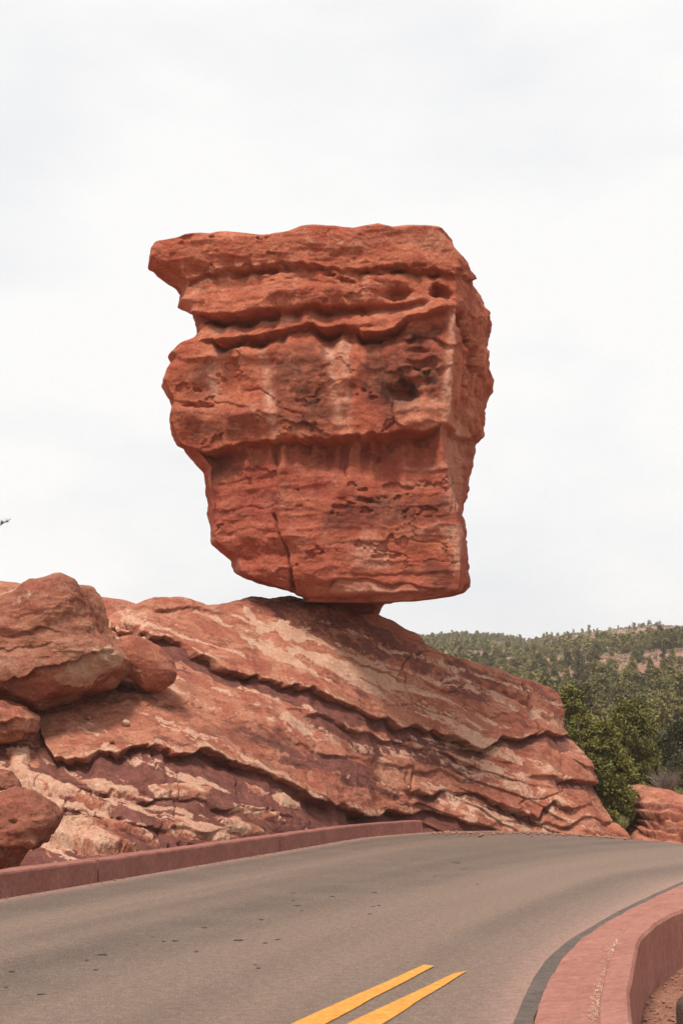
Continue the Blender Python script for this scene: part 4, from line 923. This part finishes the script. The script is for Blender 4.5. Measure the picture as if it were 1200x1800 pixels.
arr = np.array(spots_); zz = terrain_h(arr[:, 1], arr[:, 0])
order = np.argsort(arr[:, 0]); indiv = 0
sV, sQ, sT, soff = [], [], [], 0
FC = []
for k in range(6):
    h, w = ((3.6, 3.4), (4.4, 3.0), (3.0, 3.6), (5.0, 2.8), (3.8, 4.0), (2.6, 2.6))[k]
    me = crown_mesh('far', h, w, 14, 20, .5, tr_, z0=.08, cone=.3, lump=.42)
    co = np.empty(len(me.vertices) * 3, np.float32); me.vertices.foreach_get('co', co); ti = np.empty(len(me.vertices), np.float32); me.attributes['tint'].data.foreach_get('value', ti)
    FC.append((co.reshape(-1, 3), ti)); bpy.data.meshes.remove(me)
silx = np.array([745, 773, 808, 855, 913, 954, 983, 989, 1007, 1036, 1050, 1059, 1094]); sily = np.array([1120, 1144, 1155, 1167, 1187, 1205, 1220, 1270, 1298, 1333, 1357, 1415, 1467])
for i in order:
    D, xx, pxx = arr[i]; z = zz[i] - .1; k = int(tr_.integers(6)); s_ = tr_.uniform(.42, .95) * (1.0 if D > 150 else 1.15) * (.66 if D > 420 else 1); a = tr_.uniform(0, 6.28)
    _, pyt = proj(np.array([xx, D, z + 3.0 * s_])); 
    vis = 750 < pxx < 1200 and pyt < np.interp(pxx, silx, sily)
    if indiv < 260 and vis:
        indiv += 1
        band_ = 'green juniper among many on the lower wooded hillside' if D < 190 else 'small green juniper among many on the middle of the wooded hillside'
        place_tree('juniper_tree', PC[k], PTk[k], (xx, D, z), a, s_, leaf_far, band_, 'junipers on the lower hillside' if D < 190 else 'junipers on the middle hillside')
    else:
        co, ti = FC[k]; ca, sa = math.cos(a), math.sin(a)
        v = np.stack([(co[:, 0] * ca - co[:, 1] * sa) * s_ + xx, (co[:, 0] * sa + co[:, 1] * ca) * s_ + D, co[:, 2] * s_ + z], -1)
        sV.append(v); sT.append(np.clip(ti + tr_.uniform(-.3, .3), 0, 1)); sQ.append(np.arange(len(v)).reshape(-1, 3) + soff); soff += len(v)
wood = mesh_np('far_woodland', np.vstack(sV), np.vstack(sQ), {'tint': np.concatenate(sT)}, smooth=False)
tag(link('far_woodland', wood, leaf_far), 'distant juniper woodland covering the upper hillside', 'woodland', kind='stuff')
sc_m = leaf_mat('dry_scrub', (.10, .075, .05), (.16, .125, .085), (.2, .17, .1))
sV, sQ, sT, soff = [], [], [], 0
M = 3800
pxx = tr_.uniform(700, 1320, M); Dd = 70 + 520 * tr_.random(M) ** .8; xx = (pxx - 600) / F * Dd / .97; zs_ = terrain_h(xx, Dd)
for i in range(M):
    n = 26; sz_ = tr_.uniform(.35, 1.0); d = tr_.normal(size=(n, 3)); d /= np.linalg.norm(d, axis=1, keepdims=True); d[:, 2] = np.abs(d[:, 2]) * .7
    pos = d * sz_ * tr_.random((n, 1)) ** .5; e = np.cross(d, tr_.normal(size=(n, 3))); e /= np.linalg.norm(e, axis=1, keepdims=True); l = .3 * sz_ + .1
    v = (np.stack([pos - e * l * .4, pos + e * l * .4, pos + d * l], 1).reshape(-1, 3) + np.array([xx[i], Dd[i], zs_[i]]))
    sV.append(v); sT.append(np.full(n * 3, tr_.random()))
sV = np.vstack(sV)
tag(link('scrub', mesh_np('scrub', sV, np.arange(len(sV)).reshape(-1, 3), {'tint': np.concatenate(sT)}, smooth=False), sc_m), 'low dry scrub scattered over the hillside', 'scrub', kind='stuff')
# nearer trees beside the outcrop's nose
def near_tree(px, py_base, D, h, w, lm, label, nl=70, nleaf=150, size=.085, cone=.3, seed=1, z0=.12):
    r = np.random.default_rng(seed); g = at(px, py_base, D); z = float(terrain_h(np.array([g[0]]), np.array([D]))[0])
    hh = h + max(0, g[2] - z)
    c = crown_mesh('crown', hh, w, nl, nleaf, size, r, cone=cone, lump=.27, z0=z0, stretch=1.3); c.materials.append(lm)
    tm = trunk_mesh('trunk', hh * .9, .16, 9, r, w * .42); tm.materials.append(bark)
    return place_tree('pine_tree', c, tm, (g[0], D, z - .05), 0, 1, lm, label)
near_tree(1062, 1440, 53, 3.7, 2.9, leaf_olive, 'olive green pine with low dark boughs right beside the outcrop', seed=3, nl=120, nleaf=260)
near_tree(1112, 1400, 60, 4.2, 3.3, leaf_olive, 'tall rounded olive green pine rising behind the low bedded rock', seed=4, nl=120, nleaf=260)
near_tree(1008, 1330, 64, 3.6, 2.6, leaf_olive, 'yellowish green pine top showing over the outcrop nose', seed=6, nl=90, nleaf=240)
near_tree(1200, 1395, 63, 3.5, 3.0, leaf_dark, 'dark green pine cut by the right edge above the bedded rock', seed=8, nl=70)
near_tree(1158, 1390, 66, 3.0, 3.0, leaf_dark, 'dull dark green bushy pine between the olive pine and the right edge', seed=9, nl=60)
# bare grey shrubs
twig = mat_simple('grey_twigs', (.17, .13, .10), (.26, .2, .155), 12, .95, .005)
def shrub(px, py, D, h, w, seed, label, mat, n=150, name='shrub', leaf=None):
    r = np.random.default_rng(seed); g = at(px, py, D); V, Q = [], []; off = 0
    for _ in range(n):
        a = r.uniform(0, 6.28); l = r.uniform(.4, 1) * h; o = r.random() * w * .5; sx = math.cos(a), math.sin(a)
        p0 = np.array([sx[0] * o * .15, sx[1] * o * .15, 0.]); p2 = np.array([sx[0] * o, sx[1] * o, l]); p1 = (p0 + p2) / 2 + r.normal(0, .05, 3) * h
        v, q = tube([p0, p1, p2], [.012, .008, .003] if leaf is None else [.012, .009, .002], 3); V.append(v); Q.append(q + off); off += len(v)
    me = mesh_np(name, np.vstack(V), np.vstack(Q)); o = link(name, me, mat); o.location = g
    tag(o, label, 'grass' if name == 'grass_tuft' else 'shrub'); return o
shrub(1170, 1392, 58, 1.0, 1.6, 1, 'bare grey brown shrub on top of the bedded rock', twig, 260)
straw = mat_simple('dry_grass', (.22, .2, .07), (.34, .29, .12), 8, .9, .003)
shrub(1096, 1458, 47, .45, .5, 2, 'yellow green grass tuft at the foot of the outcrop nose', straw, 120, 'grass_tuft', 1)
shrub(1196, 1404, 54, .45, .6, 3, 'pale grass tuft on the bedded rock at the right edge', straw, 120, 'grass_tuft', 1)
# pine whose branch tip reaches into the frame at the left
r = np.random.default_rng(31)
tip = at(20, 912, 33.0); base = at(-260, 1180, 36.0)
V, Q = [], []; off = 0
zt = tip[2] + 2.5
tp = np.stack([np.full(8, base[0]) + .12 * np.cumsum(r.normal(0, .4, 8)), np.full(8, 36.0), np.linspace(base[2] - 1.2, zt, 8)], -1)
v, q = tube(tp, np.linspace(.2, .05, 8), 9); V.append(v); Q.append(q); off += len(v)
twigs = []
def bough(p0, p1, r0):
    global off
    mid = (p0 + p1) / 2 + np.array([0, 0, -.12 * np.linalg.norm(p1 - p0)]); pts = [p0, mid * .5 + p0 * .5 + 0, mid, mid * .4 + p1 * .6, p1]
    v, q = tube(pts, np.linspace(r0, .006, 5), 6); V.append(v); Q.append(q + off); off += len(v)
    twigs.append((p0, mid, p1))
k = int(np.argmin(np.abs(tp[:, 2] - tip[2] + .4)))
bough(tp[k], tip, .05)
for _ in range(26):
    kk = r.integers(2, 8); a = r.uniform(0, 6.28); L = r.uniform(.8, 2.2) * (1 - .06 * kk)
    e = tp[kk] + np.array([math.cos(a) * L, math.sin(a) * L, r.uniform(-.1, .5)])
    if proj(e)[0] > -22: continue
    bough(tp[kk], e, .035)
pt = empty('pine_tree', tuple(tp[0]))
tag(pt, 'pine whose branch tip pokes into the frame at the left edge', 'tree')
me = mesh_np('trunk', np.vstack(V) - tp[0], np.vstack(Q)); link('trunk', me, bark, pt)
LV, LT = [], []
for (p0, mid, p1) in twigs:
    for f in np.linspace(.45, 1.0, 16):
        c = (1 - f) ** 2 * p0 + 2 * f * (1 - f) * mid + f * f * p1 + r.normal(0, .06, 3)
        n = 34; d = r.normal(size=(n, 3)); d /= np.linalg.norm(d, axis=1, keepdims=True); d[:, 2] += .3
        e = np.cross(d, r.normal(size=(n, 3))); e /= np.linalg.norm(e, axis=1, keepdims=True)
        l = r.uniform(.05, .11, (n, 1))
        LV.append(np.stack([c - e * .005, c + e * .005 + 0 * d, c + d * l], 1).reshape(-1, 3)); LT.append(r.random(n * 3))
LV = np.vstack(LV)
me = mesh_np('crown', LV - tp[0], np.arange(len(LV)).reshape(-1, 3), {'tint': np.concatenate(LT)}, smooth=False); link('crown', me, leaf_dark, pt)

# ------------------------------------------------------------------ air
hv = np.array([(x, y, z) for x in (-6000, 6000) for y in (-6000, 7000) for z in (-62, 95)], float)
hq = np.array([(0, 1, 3, 2), (4, 6, 7, 5), (0, 4, 5, 1), (2, 3, 7, 6), (0, 2, 6, 4), (1, 5, 7, 3)])
hm = bpy.data.materials.new('haze'); hm.use_nodes = True; hm.node_tree.nodes.clear()
ho = hm.node_tree.nodes.new('ShaderNodeOutputMaterial'); pv = hm.node_tree.nodes.new('ShaderNodeVolumePrincipled')
pv.inputs['Color'].default_value = (1, .98, .95, 1); pv.inputs['Density'].default_value = .00026
hm.node_tree.links.new(pv.outputs[0], ho.inputs['Volume'])
tag(link('haze', mesh_np('haze', hv, hq, smooth=False), hm), 'thin pale haze in the air over the valley', 'haze', kind='stuff')
